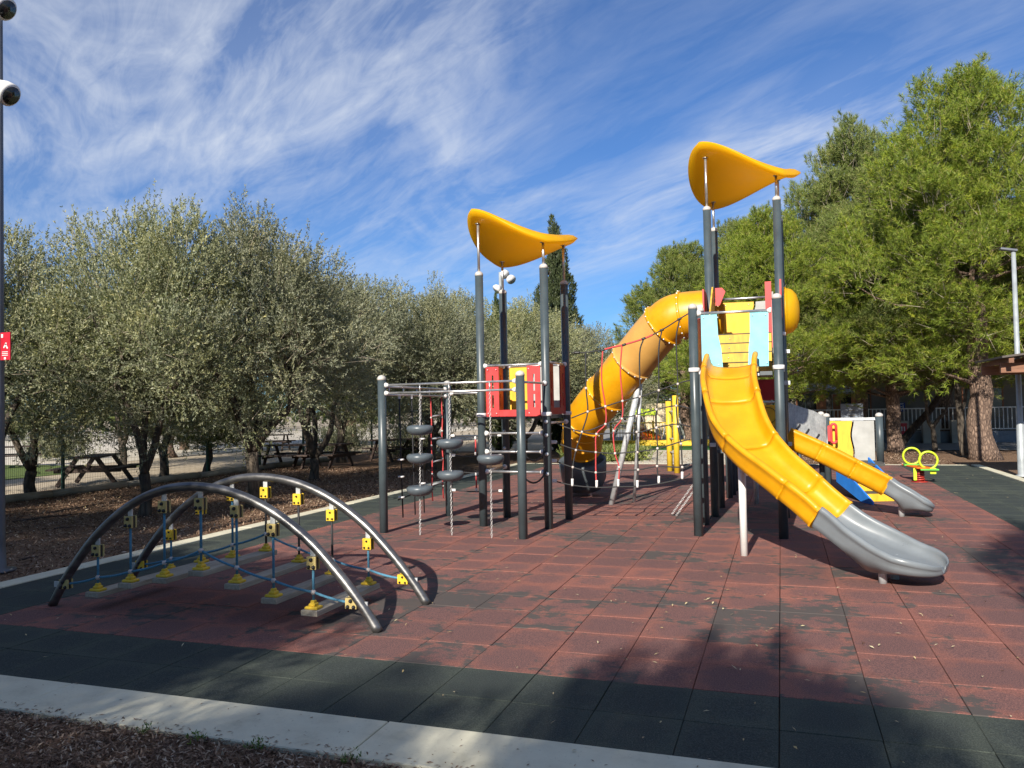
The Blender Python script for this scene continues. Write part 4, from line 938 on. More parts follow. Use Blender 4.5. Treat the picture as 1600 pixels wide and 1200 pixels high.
# ------------------------------------------------------------------ spring rider
srr = ground(1437, 753)
sr = thing('spring_rider', 'lime green spring rider with two hoop handles on a dark red coil spring', 'spring rider', srr)
coil = [(srr.x+0.085*math.cos(a), srr.y+0.085*math.sin(a), 0.02+0.27*a/(2*math.pi*6)) for a in np.linspace(0, 2*math.pi*6, 110)]
MB().tube(coil, 0.018, 7).build('spring', 'spring_red', sr)
MB().lathe([(0.16, 0), (0.16, 0.012), (0.10, 0.02)], (srr.x, srr.y, 0), 16).build('base_plate', 'spring_red', sr)
MB().box((srr.x-0.02, srr.y+0.22, 0.31), (0.95, 0.30, 0.03), Matrix.Rotation(R(100), 3, 'Z'), 0.01).build('seat_board', 'orange_plastic', sr)
for dx, dy, dz in ((-0.06, 0.50, 0.37), (0.15, -0.20, 0.33)):
    c = Vector((srr.x+dx, srr.y+dy, dz+0.14))
    MB().tube([c+Vector((0.17*math.cos(a), 0.02, 0.175*math.sin(a))) for a in np.linspace(0, 2*math.pi, 33)], 0.022, 8, False).build('hoop_handle', 'lime_plastic', sr)
    MB().box(c+Vector((0, 0, -0.19)), (0.34, 0.26, 0.035), bev=0.01).build('saddle', 'leaf_green_plastic', sr)
MB().box((srr.x+0.22, srr.y-0.24, 0.25), (0.11, 0.04, 0.13), bev=0.01).build('foot_rest', 'lime_plastic', sr)
MB().box((srr.x-0.10, srr.y-0.12, 0.17), (0.06, 0.04, 0.26), bev=0.01).build('side_fin', 'lime_plastic', sr)

# ------------------------------------------------------------------ trees
def unit(a): return a/np.maximum(np.linalg.norm(a, axis=1), 1e-9)[:, None]
def rdir(rg, n): return unit(rg.normal(size=(n, 3)))
def shell_points(rg, lobes, n, zmin=-9, inner=0.55, upbias=0.15):
    lob = np.array(lobes); wgt = (lob[:, 3]*lob[:, 4])**1.0; wgt /= wgt.sum(); k = rg.choice(len(lob), n, p=wgt)
    d = rdir(rg, n); d[:, 2] += upbias; d = unit(d); rr_ = (inner+(1-inner)*rg.random(n)**0.6)
    p = lob[k, :3]+d*np.stack([lob[k, 3], lob[k, 3], lob[k, 4]], 1)*rr_[:, None]
    ok = p[:, 2] > zmin; return p[ok], d[ok]
def leaves(p, axis, rg, per, tl, L, Wd, spread):
    """leaf kites set along short twigs"""
    n = len(p); N = n*per; t_ = rg.random(N)*tl; ax = np.repeat(unit(axis), per, 0); base = np.repeat(p, per, 0)+ax*t_[:, None]
    base[:, 2] -= (t_/tl)**2*tl*0.12
    d = unit(ax*spread+rdir(rg, N)); s = unit(np.cross(d, rdir(rg, N))); l = (L*rg.uniform(0.65, 1.2, N))[:, None]; w_ = (Wd*rg.uniform(0.7, 1.2, N))[:, None]
    v = np.stack([base, base+d*l*0.45+s*w_, base+d*l, base+d*l*0.45-s*w_], 1).reshape(-1, 3); return v, np.arange(N*4).reshape(N, 4)
def needles(p, axis, rg, per, sl_, L, Wd, open_=0.8):
    n = len(p); N = n*per; t_ = rg.random(N); ax = np.repeat(unit(axis), per, 0); base = np.repeat(p, per, 0)+ax*(t_*sl_)[:, None]
    d = unit(ax*(0.55+0.8*t_[:, None])+rdir(rg, N)*open_); s = unit(np.cross(d, rdir(rg, N))); l = (L*rg.uniform(0.7, 1.2, N))[:, None]
    v = np.stack([base-s*Wd, base+s*Wd, base+d*l], 1).reshape(-1, 3); return v, np.arange(N*3).reshape(N, 3)
def limb(mb, a, b, r0, r1, rg, bend=0.12, n=7, sides=8):
    a, b = np.array(a, float), np.array(b, float); L = np.linalg.norm(b-a); o1 = rg.normal(size=3)*bend*L; o2 = rg.normal(size=3)*bend*L*0.6; P = []; 
    for i in range(n+1):
        t_ = i/n; q = a+(b-a)*t_+o1*math.sin(math.pi*t_)*0.6+o2*math.sin(2*math.pi*t_)*0.4; P.append(tuple(q))
    mb.tube(P, [r0+(r1-r0)*(i/n)**0.8 for i in range(n+1)], sides, True); return P
def make_tree(kind, seed, H, R0, zb, tr, stems=1, n=5000, trunk_top=None, lean=(0, 0), bark='olive_bark', leafmat='olive_leaf', peaks=(), name='olive_tree', per=23, lsz=(0.058, 0.0092), forkz=None, nl=34, sq=1.0):
    """builds trunk and crown meshes at the origin; returns the root Empty (unlabelled)"""
    rg = np.random.default_rng(seed); root = bpy.data.objects.new(name, None); COL.objects.link(root)
    lobes = []; cz = (H+zb)/2; rz = (H-zb)/2
    if kind == 'olive':
        for i in range(nl):
            d = rdir(rg, 1)[0]; f = rg.uniform(0.35, 0.80); c = np.array([d[0]*R0*f, d[1]*R0*f, cz-0.35+d[2]*rz*f*0.85]); r_ = R0*rg.uniform(0.17, 0.38); lobes.append((*c, r_, r_*rg.uniform(0.75, 1.25)))
        for i in range(15):
            a = rg.uniform(0, 6.28); f = rg.uniform(0, 0.75); q_ = rg.random(); lobes.append((R0*f*math.cos(a), R0*f*math.sin(a), H-rz*0.42-0.9*q_-f*0.5, R0*rg.uniform(0.08, 0.14), rz*rg.uniform(0.30, 0.52)))
        for i in range(14):
            a = rg.uniform(0, 6.28); f = rg.uniform(0.75, 1.0); lobes.append((R0*f*math.cos(a), R0*f*math.sin(a), zb+rg.uniform(0.0, 1.6), R0*rg.uniform(0.14, 0.22), R0*rg.uniform(0.12, 0.22)))
    elif kind == 'pine':
        for i in range(nl):
            z = zb+(H-zb)*rg.random()**0.9; q = (z-zb)/(H-zb); env = R0*1.12*min(1.0, 0.55+1.6*q)*(1-q)**0.62+0.12
            a = rg.uniform(0, 6.28); f = rg.uniform(0.40, 0.98); r_ = (0.27-0.12*q)*R0*rg.uniform(0.6, 1.2)
            lobes.append((env*f*math.cos(a), env*f*math.sin(a), z, r_, r_*rg.uniform(0.45, 0.85)))
        for i in range(46):
            a = rg.uniform(0, 6.28); f = rg.random()**0.6*0.92; zt_ = zb+(H-zb)*min(0.97, (1-f**1.5)*rg.uniform(0.80, 1.0)+0.10); lobes.append((R0*f*math.cos(a), R0*f*math.sin(a), zt_, R0*rg.uniform(0.06, 0.105), R0*rg.uniform(0.20, 0.36)))
    elif kind == 'column':
        for i in range(nl):
            q = (i+0.5)/nl; z = zb+(H-zb)*q; e = R0*(0.55+1.2*q-1.75*q*q)*1.1+0.06; a = rg.uniform(0, 6.28)
            lobes.append((e*0.35*math.cos(a), e*0.35*math.sin(a), z, max(0.10, e*0.75), R0*0.9))
    lobes += list(peaks)
    p, d = shell_points(rg, lobes, n, inner=0.5 if kind != 'column' else 0.8, upbias=0.55 if kind == 'pine' else 0.15)
    cen = np.array([0, 0, cz*0.8]); outw = unit(p-cen)
    if kind == 'olive':
        ax = unit(d*0.5+outw*0.6+np.array([0, 0, 0.45])+rg.normal(size=p.shape)*0.35); v, f = leaves(p, ax, rg, per, 0.34, lsz[0], lsz[1], 1.1)
    elif kind == 'pine':
        ax = unit(d*0.45+outw*0.55+np.array([0, 0, 0.55])+rg.normal(size=p.shape)*0.25); 
        g0 = p[::5]; ga = unit(d[::5]*0.55+outw[::5]*0.5+np.array([0, 0, 0.55])+rg.normal(size=d[::5].shape)*0.28); m5 = 7
        s5 = rg.random(len(g0)*m5)[:, None]; gp = np.repeat(g0, m5, 0); gx = np.repeat(ga, m5, 0); off = rg.normal(size=gp.shape)*0.5
        p2 = gp+gx*s5*0.50+off*0.20*(1.1-s5); ax2 = unit(gx+off*0.75*(1.15-s5)+np.array([0, 0, 0.25])); v, f = needles(p2, ax2, rg, per, 0.16, lsz[0], lsz[1], 0.95)
    else:
        ax = unit(outw*np.array([0.5, 0.5, 0.1])+np.array([0, 0, 1.1])+rg.normal(size=p.shape)*0.18); v, f = leaves(p, ax, rg, per, 0.25, lsz[0], lsz[1], 2.2)
    crown = fast('crown', v, f, leafmat, root)
    if kind != 'column':
        if kind == 'pine': tb0, td, tl_, tw_ = g0[::2]-ga[::2]*0.35, ga[::2], 0.85, 0.0075
        else: tb0, td, tl_, tw_ = p[::6]-ax[::6]*0.25, ax[::6], 0.62, 0.0045
        nn_ = len(tb0); td = unit(td+rg.normal(size=td.shape)*0.25); sd_ = unit(np.cross(td, rdir(rg, nn_))); ll_ = (tl_*rg.uniform(0.6, 1.2, nn_))[:, None]
        tv = np.stack([tb0-sd_*tw_, tb0+sd_*tw_, tb0+td*ll_], 1).reshape(-1, 3); fast('twigs', tv, np.arange(nn_*3).reshape(nn_, 3), 'twig_wood', root, kind='stuff')
    mb = MB(); tt = trunk_top if trunk_top is not None else zb+0.6; fz = forkz if forkz is not None else tt*0.45
    base = np.array([0, 0, -0.1]); fork = np.array([lean[0]*0.4, lean[1]*0.4, fz])
    P = [tuple(base+(fork-base)*q+np.array([math.sin(q*5+seed)*tr*0.25, math.cos(q*4+seed)*tr*0.2, 0])) for q in np.linspace(0, 1, 6)]
    if kind == 'olive': mb.tube(P, [tr*1.45, tr*1.12, tr, tr*0.94, tr*0.92, tr*0.98], 12)
    lobs = sorted(lobes, key=lambda l: -l[3])
    if kind == 'olive':
        ends = []
        for sidx in range(stems):
            a = 2*math.pi*sidx/stems+seed; e = np.array([lean[0]+math.cos(a)*R0*0.30, lean[1]+math.sin(a)*R0*0.30, tt+rg.uniform(0, 0.3)]); limb(mb, P[-1], e, tr*0.72, tr*0.45, rg, 0.13, 8, 9); ends.append(e)
        for i, l in enumerate(lobs[:18]):
            e = min(ends, key=lambda q: np.linalg.norm(q-np.array(l[:3]))+rg.random()*0.5); limb(mb, e, l[:3], tr*0.34, 0.012, rg, 0.16, 7, 6)
    else:
        top = np.array([lean[0], lean[1], H*0.93]); P2 = [tuple(fork+(top-fork)*q+rg.normal(size=3)*0.05*(0 if q == 0 else 1)) for q in np.linspace(0, 1, 9)]
        PT = P+P2[1:]; mb.tube(PT, [tr*1.5, tr*1.15, tr*1.02, tr*0.97, tr*0.95, tr*0.94]+[tr*0.93*(1-q)+0.02 for q in np.linspace(0, 1, 9)[1:]], 14)
        if kind == 'pine':
            for l in lobs[:40]:
                q = min(max((l[2]-0.7-fz)/(H*0.93-fz), 0.0), 0.95); s = fork+(top-fork)*q; limb(mb, s, l[:3], tr*0.30*(1-q*0.7), 0.012, rg, 0.08, 6, 6)
    mb.build('trunk', bark, root)
    return root
def place(root, x, y, rz, s, label, cat='tree', group=None, first=False, sz=None):
    o = root if first else copy_tree(root)
    o.location = (x, y, -0.07); o.rotation_euler = (0, 0, R(rz)); o.scale = (s, s, sz or s); o['label'] = label; o['category'] = cat
    if group: o['group'] = group
    return o
GO = 'olive trees growing out of the mulch'
oA = make_tree('olive', 11, 5.9, 2.65, 1.35, 0.115, 3, 8200, trunk_top=2.3, forkz=0.75)
oB = make_tree('olive', 12, 5.9, 2.6, 1.45, 0.135, 3, 8200, trunk_top=2.4, forkz=1.05)
oC = make_tree('olive', 13, 5.6, 2.7, 1.35, 0.12, 4, 8200, trunk_top=2.2, forkz=0.55)
place(oA, -10.75, 11.25, 0, 0.86, 'olive tree with forked stems standing behind the left leg of the arch bridge', group=GO, first=True, sz=1.02)
place(oB, -9.55, 12.7, 40, 0.92, 'olive tree with thick straight trunk behind the middle of the arch bridge', group=GO, first=True, sz=1.0)
place(oC, -13.2, 10.2, 0, 0.9, 'large many-stemmed olive tree at the left edge of the photo', group=GO, first=True, sz=1.02)
place(oC, -11.7, 18.1, 120, 1.0, 'olive tree with leaning twisted pale trunk, just left of the disc climber', group=GO, sz=1.04)
place(oA, -15.9, 13.3, 200, 1.05, 'olive tree beside the log border at the far left', group=GO, sz=0.80)
place(oB, -9.9, 21.6, 150, 1.05, 'olive tree seen between the disc climber posts', group=GO, sz=0.98)
place(oA, -8.3, 25.6, 70, 1.12, 'olive tree directly behind the small play tower', group=GO, sz=1.0)
place(oC, -11.6, 26.5, 300, 1.15, 'olive tree behind the gap between disc climber and small tower', group=GO, sz=1.0)
place(oB, -14.6, 24.3, 220, 1.1, 'dark forked olive tree beyond the mulch, left of the disc climber', group=GO)
place(oA, -16.9, 18.4, 310, 1.05, 'olive with black S-shaped trunk against the green fence', group=GO)
place(oC, -7.4, 30.5, 20, 1.05, 'far olive tree whose crown shows behind the rope net\'s left side', group=GO, sz=0.95)
place(oB, -13.8, 31.5, 80, 1.2, 'far olive tree standing in the shade beyond the picnic tables', group=GO)
place(oA, -20.6, 20.6, 30, 1.1, 'dark olive tree beyond the fence behind the left picnic table', group=GO)
# pines
GP = 'pine trees round the playground'
pA = make_tree('pine', 21, 12.6, 4.3, 3.0, 0.33, 1, 20000, trunk_top=3, forkz=2.2, bark='pine_bark', leafmat='pine_needle', name='pine_tree', per=13, lsz=(0.165, 0.0088), nl=120)
pB = make_tree('pine', 22, 11.0, 4.0, 2.5, 0.24, 1, 18500, trunk_top=3, forkz=1.6, bark='pine_bark', leafmat='pine_needle', name='pine_tree', per=13, lsz=(0.165, 0.0088), nl=115, lean=(0.5, 0))
place(pA, 5.6, 26.6, 0, 1.0, 'tallest pine with thick sunlit scaly trunk right of the spring rider', group=GP, first=True, sz=0.87)
place(pB, 2.7, 33.0, 0, 1.0, 'pine with reddish curved trunk rising above the small slide', group=GP, first=True, sz=1.02)
place(pB, -0.3, 28.8, 130, 0.86, 'low-branching pine directly behind the tall tower\'s yellow dome', group=GP, sz=0.70)
place(pA, 10.6, 28.5, 90, 1.0, 'pine at the right edge of the photo behind the lamp post', group=GP)
place(pB, -4.0, 37.5, 200, 1.0, 'darker pine seen left of the tall tower above the faded tube section', group=GP, sz=0.76)
place(pA, -2.0, 42, 250, 0.85, 'pine standing behind the tall tower posts', group=GP, sz=0.84)
place(pA, 6.5, 37.0, 170, 1.0, 'shaded pine in front of the white railing', group=GP, sz=0.93)
place(pB, 12.5, 38.0, 270, 1.1, 'shaded pine near the building at the far right', group=GP)
place(pB, -13.9, 41, 20, 0.85, 'light green pine far behind the rope net', group=GP, sz=0.58)
place(pA, -10.3, 60, 140, 1.0, 'distant pine low on the horizon left of the tube slide', group=GP, sz=0.52)
place(pB, -16.4, 63, 230, 1.1, 'distant pine low on the horizon behind the cypress', group=GP, sz=0.56)
place(pB, -16.9, 20.2, 60, 0.42, 'young bright green pine with drooping boughs behind the green fence', group=GP, sz=0.27)
place(pA, -24.5, 27, 10, 0.7, 'pine beyond the fence left of the arch bridge', group=GP, sz=0.5)
place(pB, -29, 33, 200, 0.8, 'pine with dark trunk beyond the sand field edge', group=GP, sz=0.55)
place(pA, -21, 36, 80, 0.85, 'pine beyond the fence in line with the disc climber', group=GP, sz=0.6)
# cypresses
place(pB, 3.7, 30.2, 75, 1.0, 'pine of middle height between the reddish trunk and the tallest pine', group=GP, sz=0.80)
cA = make_tree('column', 31, 9.6, 0.95, 0.5, 0.16, 1, 9000, forkz=0.6, bark='dark_bark', leafmat='cypress_leaf', name='cypress_tree', per=11, lsz=(0.13, 0.013), nl=22)
place(cA, -8.75, 31.6, 0, 1.3, 'dark slim cypress just right of the small tower\'s canopy', group='cypress trees', first=True, sz=0.94)
place(cA, -10.8, 30.0, 90, 0.85, 'lower cypress behind the small tower\'s left posts', group='cypress trees', sz=0.62)
# far belt of trees
rg = np.random.default_rng(77); NF = 5200
ang = rg.uniform(R(-78), R(28), NF); ds = rg.uniform(72, 96, NF); hh = 4.2+1.6*np.sin(ang*9)+1.1*np.sin(ang*23+1)+0.8*np.sin(ang*51)
Pf = np.stack([np.sin(ang)*ds, np.cos(ang)*ds, rg.random(NF)**0.8*hh], 1); v, f = leaves(Pf, np.tile([0, 0, 1.0], (NF, 1))+rg.normal(size=(NF, 3))*0.6, rg, 12, 0.9, 0.5, 0.14, 1.6)
fb = fast('distant_trees', v, f, 'cypress_leaf'); fb['kind'] = 'stuff'; fb['label'] = 'far belt of dark trees closing off the park'
# trees standing behind the photographer; they throw the shade in the foreground
GS = 'trees behind the camera shading the foreground'
oS = make_tree('olive', 17, 6.3, 2.3, 3.1, 0.16, 3, 9500, trunk_top=3.6, forkz=2.0)
_off = oS
GB = 'tall pines behind the camera'
for k, (x, y, s_, z) in enumerate(((-11.6, -4.6, 0.9, 0.84), (-16.8, -3.6, 0.95, 0.74), (-22, -1.5, 1.0, 0.85), (-4.0, -17.5, 0.9, 0.9), (4.0, -14, 1.1, 0.8), (12, -12, 1.1, 0.9))):
    place(pA if k % 2 else pB, x, y, 50*k, s_, ['tall pine behind the photographer shading the olives', 'tall pine behind the photographer at the left', 'tall pine far left behind the photographer', 'pine straight behind the photographer', 'pine behind the photographer to the right', 'pine far right behind the photographer'][k], group=GB, sz=z)
shade = [(oS, -6.7, -2.7, 10, 1.0, 1.0, 'tall olive outside the frame that shades the arch bridge'), (oS, -5.3, -3.0, 130, 0.66, 1.0, 'slim olive outside the frame that shades the planks of the arch bridge'), (oB, -8.0, -1.6, 60, 0.85, 0.98, 'olive tree outside the frame that shades the left end of the arch bridge'),
         (oC, -10.6, -0.4, 80, 0.85, 0.9, 'olive tree outside the frame that shades the left mulch'), (oA, -13.4, 1.6, 150, 0.8, 1.0, 'olive tree outside the frame beyond the lamp pole'),
         (oS, -0.95, -5.0, 30, 0.62, 1.02, 'olive tree behind the camera shading the near tiles'), (oS, 2.1, -5.4, 200, 0.85, 0.97, 'olive tree behind the camera to the right'), (oS, 0.75, -6.3, 100, 0.55, 0.99, 'slim olive tree straight behind the camera'),
         (oS, 2.35, -1.2, 240, 0.42, 1.30, 'slender olive tree far right behind the camera'), (oS, -9.2, -4.6, 200, 1.1, 1.1, 'olive tree behind the camera to the left')]
for k, (rt_, x, y, rz, s, z, lb) in enumerate(shade): place(rt_, x, y, rz, s, lb, group=GS, sz=z, first=(k == 0))

# low shrubs
def shrub(x, y, r_, h_, label, seed, mat='shrub_leaf', n=260):
    rg_ = np.random.default_rng(seed); P = rg_.normal(size=(n, 3))*np.array([r_*0.5, r_*0.5, 0]); P[:, 2] = rg_.random(n)*0.1
    v, f = leaves(P, np.tile([0, 0, 1.0], (n, 1))+rg_.normal(size=(n, 3))*0.35, rg_, 14, h_, 0.14, 0.014, 1.6)
    o = fast('shrub', v, f, mat); o.location = (x, y, -0.06); tag(o, label, 'shrub', 'low shrubs behind the net')
for k, (px, py, r_, h_) in enumerate(((893, 723, 0.6, 0.5), (925, 722, 0.6, 0.45), (955, 722, 0.65, 0.45), (978, 721, 0.5, 0.4))):
    g_ = ground(px, py); shrub(g_.x, g_.y+1.2, r_, h_, ['low yellow-green shrub behind the tube slide exit', 'low bushy shrub right of the tube exit', 'low shrub left of the slanted grey leg', 'rightmost low shrub behind the slanted grey leg'][k], 50+k)
for k, (px, py) in enumerate(((90, 716), (530, 706), (645, 712))):
    g_ = ground(px, py); shrub(g_.x, g_.y, 1.1, 1.2, ['round grey-green bush beyond the fence near the left picnic table', 'dark bush among the trunks left of the disc climber', 'green bush between the disc climber posts'][k], 60+k, 'olive_leaf', 500)
# tufts of weeds at the kerb
for k, (px, py) in enumerate(((410, 1160), (320, 1145), (555, 1183), (232, 1138))):
    g_ = ground(px, py); rg_ = np.random.default_rng(80+k); n = 16; P = rg_.normal(size=(n, 3))*0.035; P[:, 2] = 0
    v, f = leaves(P, np.tile([0, 0, 0.8], (n, 1))+rg_.normal(size=(n, 3))*0.5, rg_, 4, 0.045, 0.03, 0.004, 1.2)
    o = fast('weed', v, f, 'grass_leaf'); o['kind'] = 'stuff'; o.location = (g_.x, 3.50, -0.02); tag(o, ['small weed at the kerb in the sunny gap', 'small weed at the kerb left of the sunny gap', 'small weed at the kerb near the bottom edge', 'leftmost small weed at the kerb joint'][k], 'weed', 'weeds along the near kerb')

# ------------------------------------------------------------------ green mesh fence and log border
fn = thing('mesh_fence', 'green welded mesh fence with dark green posts behind the olive trees', 'fence', (-16.2, 20, 0))
fy = [6.9+2.5*k for k in range(11)]
for k, y in enumerate(fy):
    MB().box((-16.2, y, 0.86), (0.06, 0.06, 1.86), bev=0.004).build('fence_post', 'fence_green', fn)
    if k < len(fy)-1:
        mb = MB()
        for j in range(1, 50): yy = y+2.5*j/50; mb.tube([(-16.2, yy, 0.0), (-16.2, yy, 1.68)], 0.0032, 3, False)
        for z in (0.02, 0.22, 0.42, 0.62, 0.82, 1.02, 1.22, 1.42, 1.66): mb.tube([(-16.195, y, z), (-16.195, y+2.5, z)], 0.0032, 3, False)
        o = mb.build('wire_panel', 'fence_wire', fn)
lb = thing('log_border', 'weathered logs laid along the foot of the green fence', 'log border', (-15.7, 15, 0))
y = 9.0; rg = np.random.default_rng(5)
while y < 24:
    L = rg.uniform(1.8, 2.6); MB().tube([(-15.5+rg.normal()*0.02, y, 0.0), (-15.5, y+L/2, 0.015), (-15.5+rg.normal()*0.02, y+L-0.03, 0.0)], [0.085, 0.095, 0.09], 10).build('log', 'weathered_wood', lb); y += L
fr2 = rg.uniform
# sticks lying in the mulch
for k, (a, b) in enumerate((((20, 815), (130, 802)), ((84, 826), (112, 824)), ((30, 875), (60, 870)))):
    p, q = ground(*a, -0.04), ground(*b, -0.04); tag(MB().tube([p, (p+q)/2+Vector((0, 0.02, 0.01)), q], [0.012, 0.014, 0.006], 6).build('stick', 'dark_wood'), ['long dark stick lying on the mulch', 'short stick lying on the mulch left of the arch bridge', 'pale stick near the lamp pole base'][k], 'stick')

# picnic tables
def picnic(x, y, rz, label, first=None):
    if first:
        o = copy_tree(first)
    else:
        o = thing('picnic_table', label, 'picnic table', (0, 0, 0))
        for k in range(5): MB().box((0, -0.30+k*0.15, 0.74), (1.8, 0.135, 0.045), bev=0.004).build('table_plank', 'dark_wood', o)
        for s in (-1, 1):
            for k in range(2): MB().box((0, s*(0.68+k*0.15), 0.44), (1.8, 0.135, 0.045), bev=0.004).build('seat_plank', 'dark_wood', o)
        for sx in (-0.65, 0.65):
            for s in (-1, 1): MB().bar((sx, s*0.24, 0.715), (sx, s*0.72, 0.0), 0.05, 0.11).build('leg', 'dark_wood', o)
            MB().box((sx+0.05, 0, 0.39), (0.045, 1.62, 0.10)).build('cross_beam', 'dark_wood', o)
    o.location = (x, y, -0.07); o.rotation_euler = (0, 0, R(rz)); o['label'] = label; o['category'] = 'picnic table'; o['group'] = 'picnic tables in the park'; return o
pt = picnic(-17.3, 16.4, 118, 'dark wooden picnic table just beyond the fence on the left')
for px, py, rz, lb_ in ((456, 728, 10, 'long dark picnic table behind the thick olive trunk'), (505, 727, 0, 'picnic table right of the thick olive trunk'), (425, 702, 20, 'far picnic table out on the sunny sand'), (620, 716, 60, 'picnic table in the shade behind the disc climber'), (20, 727, 50, 'picnic table at the far left edge')):
    g_ = ground(px, py); picnic(g_.x, g_.y, rz, lb_, pt)
for k, (px, h) in enumerate(((350, 0.5), (470, 0.5))):
    pass

# ------------------------------------------------------------------ lamp and camera pole at the left edge
pl = thing('lamp_pole', 'tall grey pole at the left edge carrying two white floodlights', 'lamp pole', (-8.60, 6.85, -0.07))
px_, py_ = -8.72, 6.85
MB().lathe([(0.20, 0), (0.20, 0.02), (0.10, 0.035), (0.088, 0.3), (0.075, 3.0), (0.06, 7.6)], (px_, py_, -0.06), 16).build('pole', 'lamp_dark', pl)
def flood(z, dx, s=1.0):
    a = Vector((px_+0.05, py_-0.05, z)); MB().bar(a, a+Vector((0.10*s, -0.05, 0.03)), 0.03, 0.03).build('arm', 'lamp_dark', pl)
    c = a+Vector((dx, -0.10, -0.01)); ax = Vector((0.95, 0.15, -0.62)); o = MB().lathe([(0.04, -0.16), (0.095, -0.13), (0.13, -0.03), (0.138, 0.06), (0.12, 0.08)], c, 20, ax).build('floodlight', 'white_plastic', pl)
    MB().lathe([(0.108, 0.0), (0.108, 0.006)], c+ax.normalized()*0.080, 20, ax).build('lens', 'window_dark', o)
flood(5.50, 0.29, 1.9); flood(6.52, 0.23, 1.5)
sg = thing('red_pole_sign', 'small red notice with faint white marks fixed to the left pole', 'sign', (-8.5, 6.8, 2.4))
c0 = at(9, 541, 6.74)
MB().box(c0, (0.15, 0.012, 0.32), bev=0.003).build('sign_plate', 'sign_red', sg)
sm = MB(); sm.box(c0+Vector((-0.045, -0.009, 0.12)), (0.03, 0.004, 0.04)); sm.box(c0+Vector((0, -0.009, 0.01)), (0.018, 0.004, 0.07), Matrix.Rotation(R(35), 3, 'Y')); sm.box(c0+Vector((0.02, -0.009, 0.0)), (0.018, 0.004, 0.07), Matrix.Rotation(R(-35), 3, 'Y'))
for z in (-0.065, -0.085, -0.105): sm.box(c0+Vector((0, -0.009, z)), (0.09, 0.004, 0.007))
sm.box(c0+Vector((0, -0.009, -0.14)), (0.03, 0.004, 0.025)); sm.build('sign_print', 'white_plastic', sg, kind='stuff')

# right lamp post and pergola
lg = ground(1597, 741); lg.z = -0.05
lpst = thing('lamp_post', 'pale grey lamp post at the right edge, in front of the pines', 'lamp post', lg)
MB().lathe([(0.14, 0), (0.14, 0.02), (0.085, 0.05), (0.08, 1.2), (0.062, 1.25), (0.045, 5.1)], (lg.x, lg.y, -0.05), 14).build('pole', 'lamp_grey', lpst)
MB().box((lg.x-0.10, lg.y, 5.10), (0.34, 0.16, 0.06), Matrix.Rotation(R(12), 3, 'Y'), 0.015).build('lamp_head', 'lamp_dark', lpst)
pg = thing('pergola', 'brown wooden pergola roof entering at the right edge', 'pergola', (6.2, 19.5, 0))
c1 = at(1563, 575, 18.6)
for k in range(2): MB().box((c1.x+1.5, 18.6+k*1.6, c1.z), (3.0, 0.10, 0.20)).build('beam', 'pergola_wood', pg)
for k in range(9): MB().box((c1.x+0.12+k*0.34, 19.4, c1.z+0.14), (0.09, 2.3, 0.10)).build('rafter', 'pergola_wood', pg)
MB().prism([(c1.x-0.05, c1.z+0.19), (c1.x+3.0, c1.z+0.55), (c1.x+3.0, c1.z+0.59), (c1.x-0.05, c1.z+0.23)], 2.4, (0, 19.4, 0)).build('roof_sheet', 'roof_dark', pg)
for k in range(2): MB().box((c1.x+2.0, 18.6+k*1.6, c1.z/2-0.03), (0.14, 0.14, c1.z+0.06-0.20)).build('pergola_post', 'pergola_wood', pg)

# ------------------------------------------------------------------ far right: railing, pillars, signs, building
rl = thing('white_railing', 'white picket railing on a low wall behind the pines', 'railing', (7, 36.6, 0))
Y = 36.4
MB().box((8.0, Y, 0.18), (14.4, 0.22, 0.46)).build('low_wall', 'sign_grey', rl)
MB().box((8.0, Y, 1.36), (14.4, 0.05, 0.045)).build('top_rail', 'white_plastic', rl); MB().box((8.0, Y, 0.50), (14.4, 0.05, 0.04)).build('bottom_rail', 'white_plastic', rl)
mm = None
for k in range(94):
    x = 0.95+k*0.15
    if mm is None: o = MB().box((x, Y, 0.93), (0.032, 0.032, 0.82)).build('picket', 'white_plastic', rl); mm = o; base_x = x
    else: o = mm.copy(); COL.objects.link(o); o.parent = rl; o.location = (x-base_x, 0, 0)
for k, px in enumerate((1407, 1455, 1500)):
    p = at(px, 690, 36.0); tag(MB().box((p.x, 36.02, 0.38), (0.62, 0.42, 0.98), bev=0.01).build('stone_pillar', 'render_wall'), ['pale stone pillar carrying the small red sign', 'pale stone pillar in the middle of the white railing', 'rightmost pale stone pillar of the white railing'][k], 'pillar', 'pillars of the white railing')
def simple_sign(name, px, py, Yd, w_, h_, mat, label, lines, posts_=True):
    c = at(px, py, Yd); s = thing(name, label, 'sign', (c.x, Yd, 0)); MB().box(c, (w_, 0.04, h_), bev=0.004).build('sign_board', mat, s); m_ = MB()
    for dx, dz, lw, lh in lines: m_.box(c+Vector((dx*w_, -0.025, dz*h_)), (lw*w_, 0.006, lh*h_))
    m_.build('sign_print', 'white_plastic' if mat != 'sign_grey' else 'dim_wall', s, kind='stuff')
    if posts_:
        for sg_ in (-1, 1): MB().box((c.x+sg_*w_*0.42, Yd+0.04, (c.z-h_/2)/2), (0.05, 0.05, c.z-h_/2)).build('sign_post', 'lamp_dark', s)
simple_sign('notice_board', 1331, 645, 30.0, 0.72, 0.64, 'sign_grey', 'grey notice board with dark lines of print behind the low platform', [(0, 0.36, 0.35, 0.04), (0, 0.12, 0.3, 0.07), (0, 0.0, 0.26, 0.03), (0, -0.14, 0.3, 0.06), (0, -0.26, 0.2, 0.03), (0, -0.38, 0.26, 0.03)])
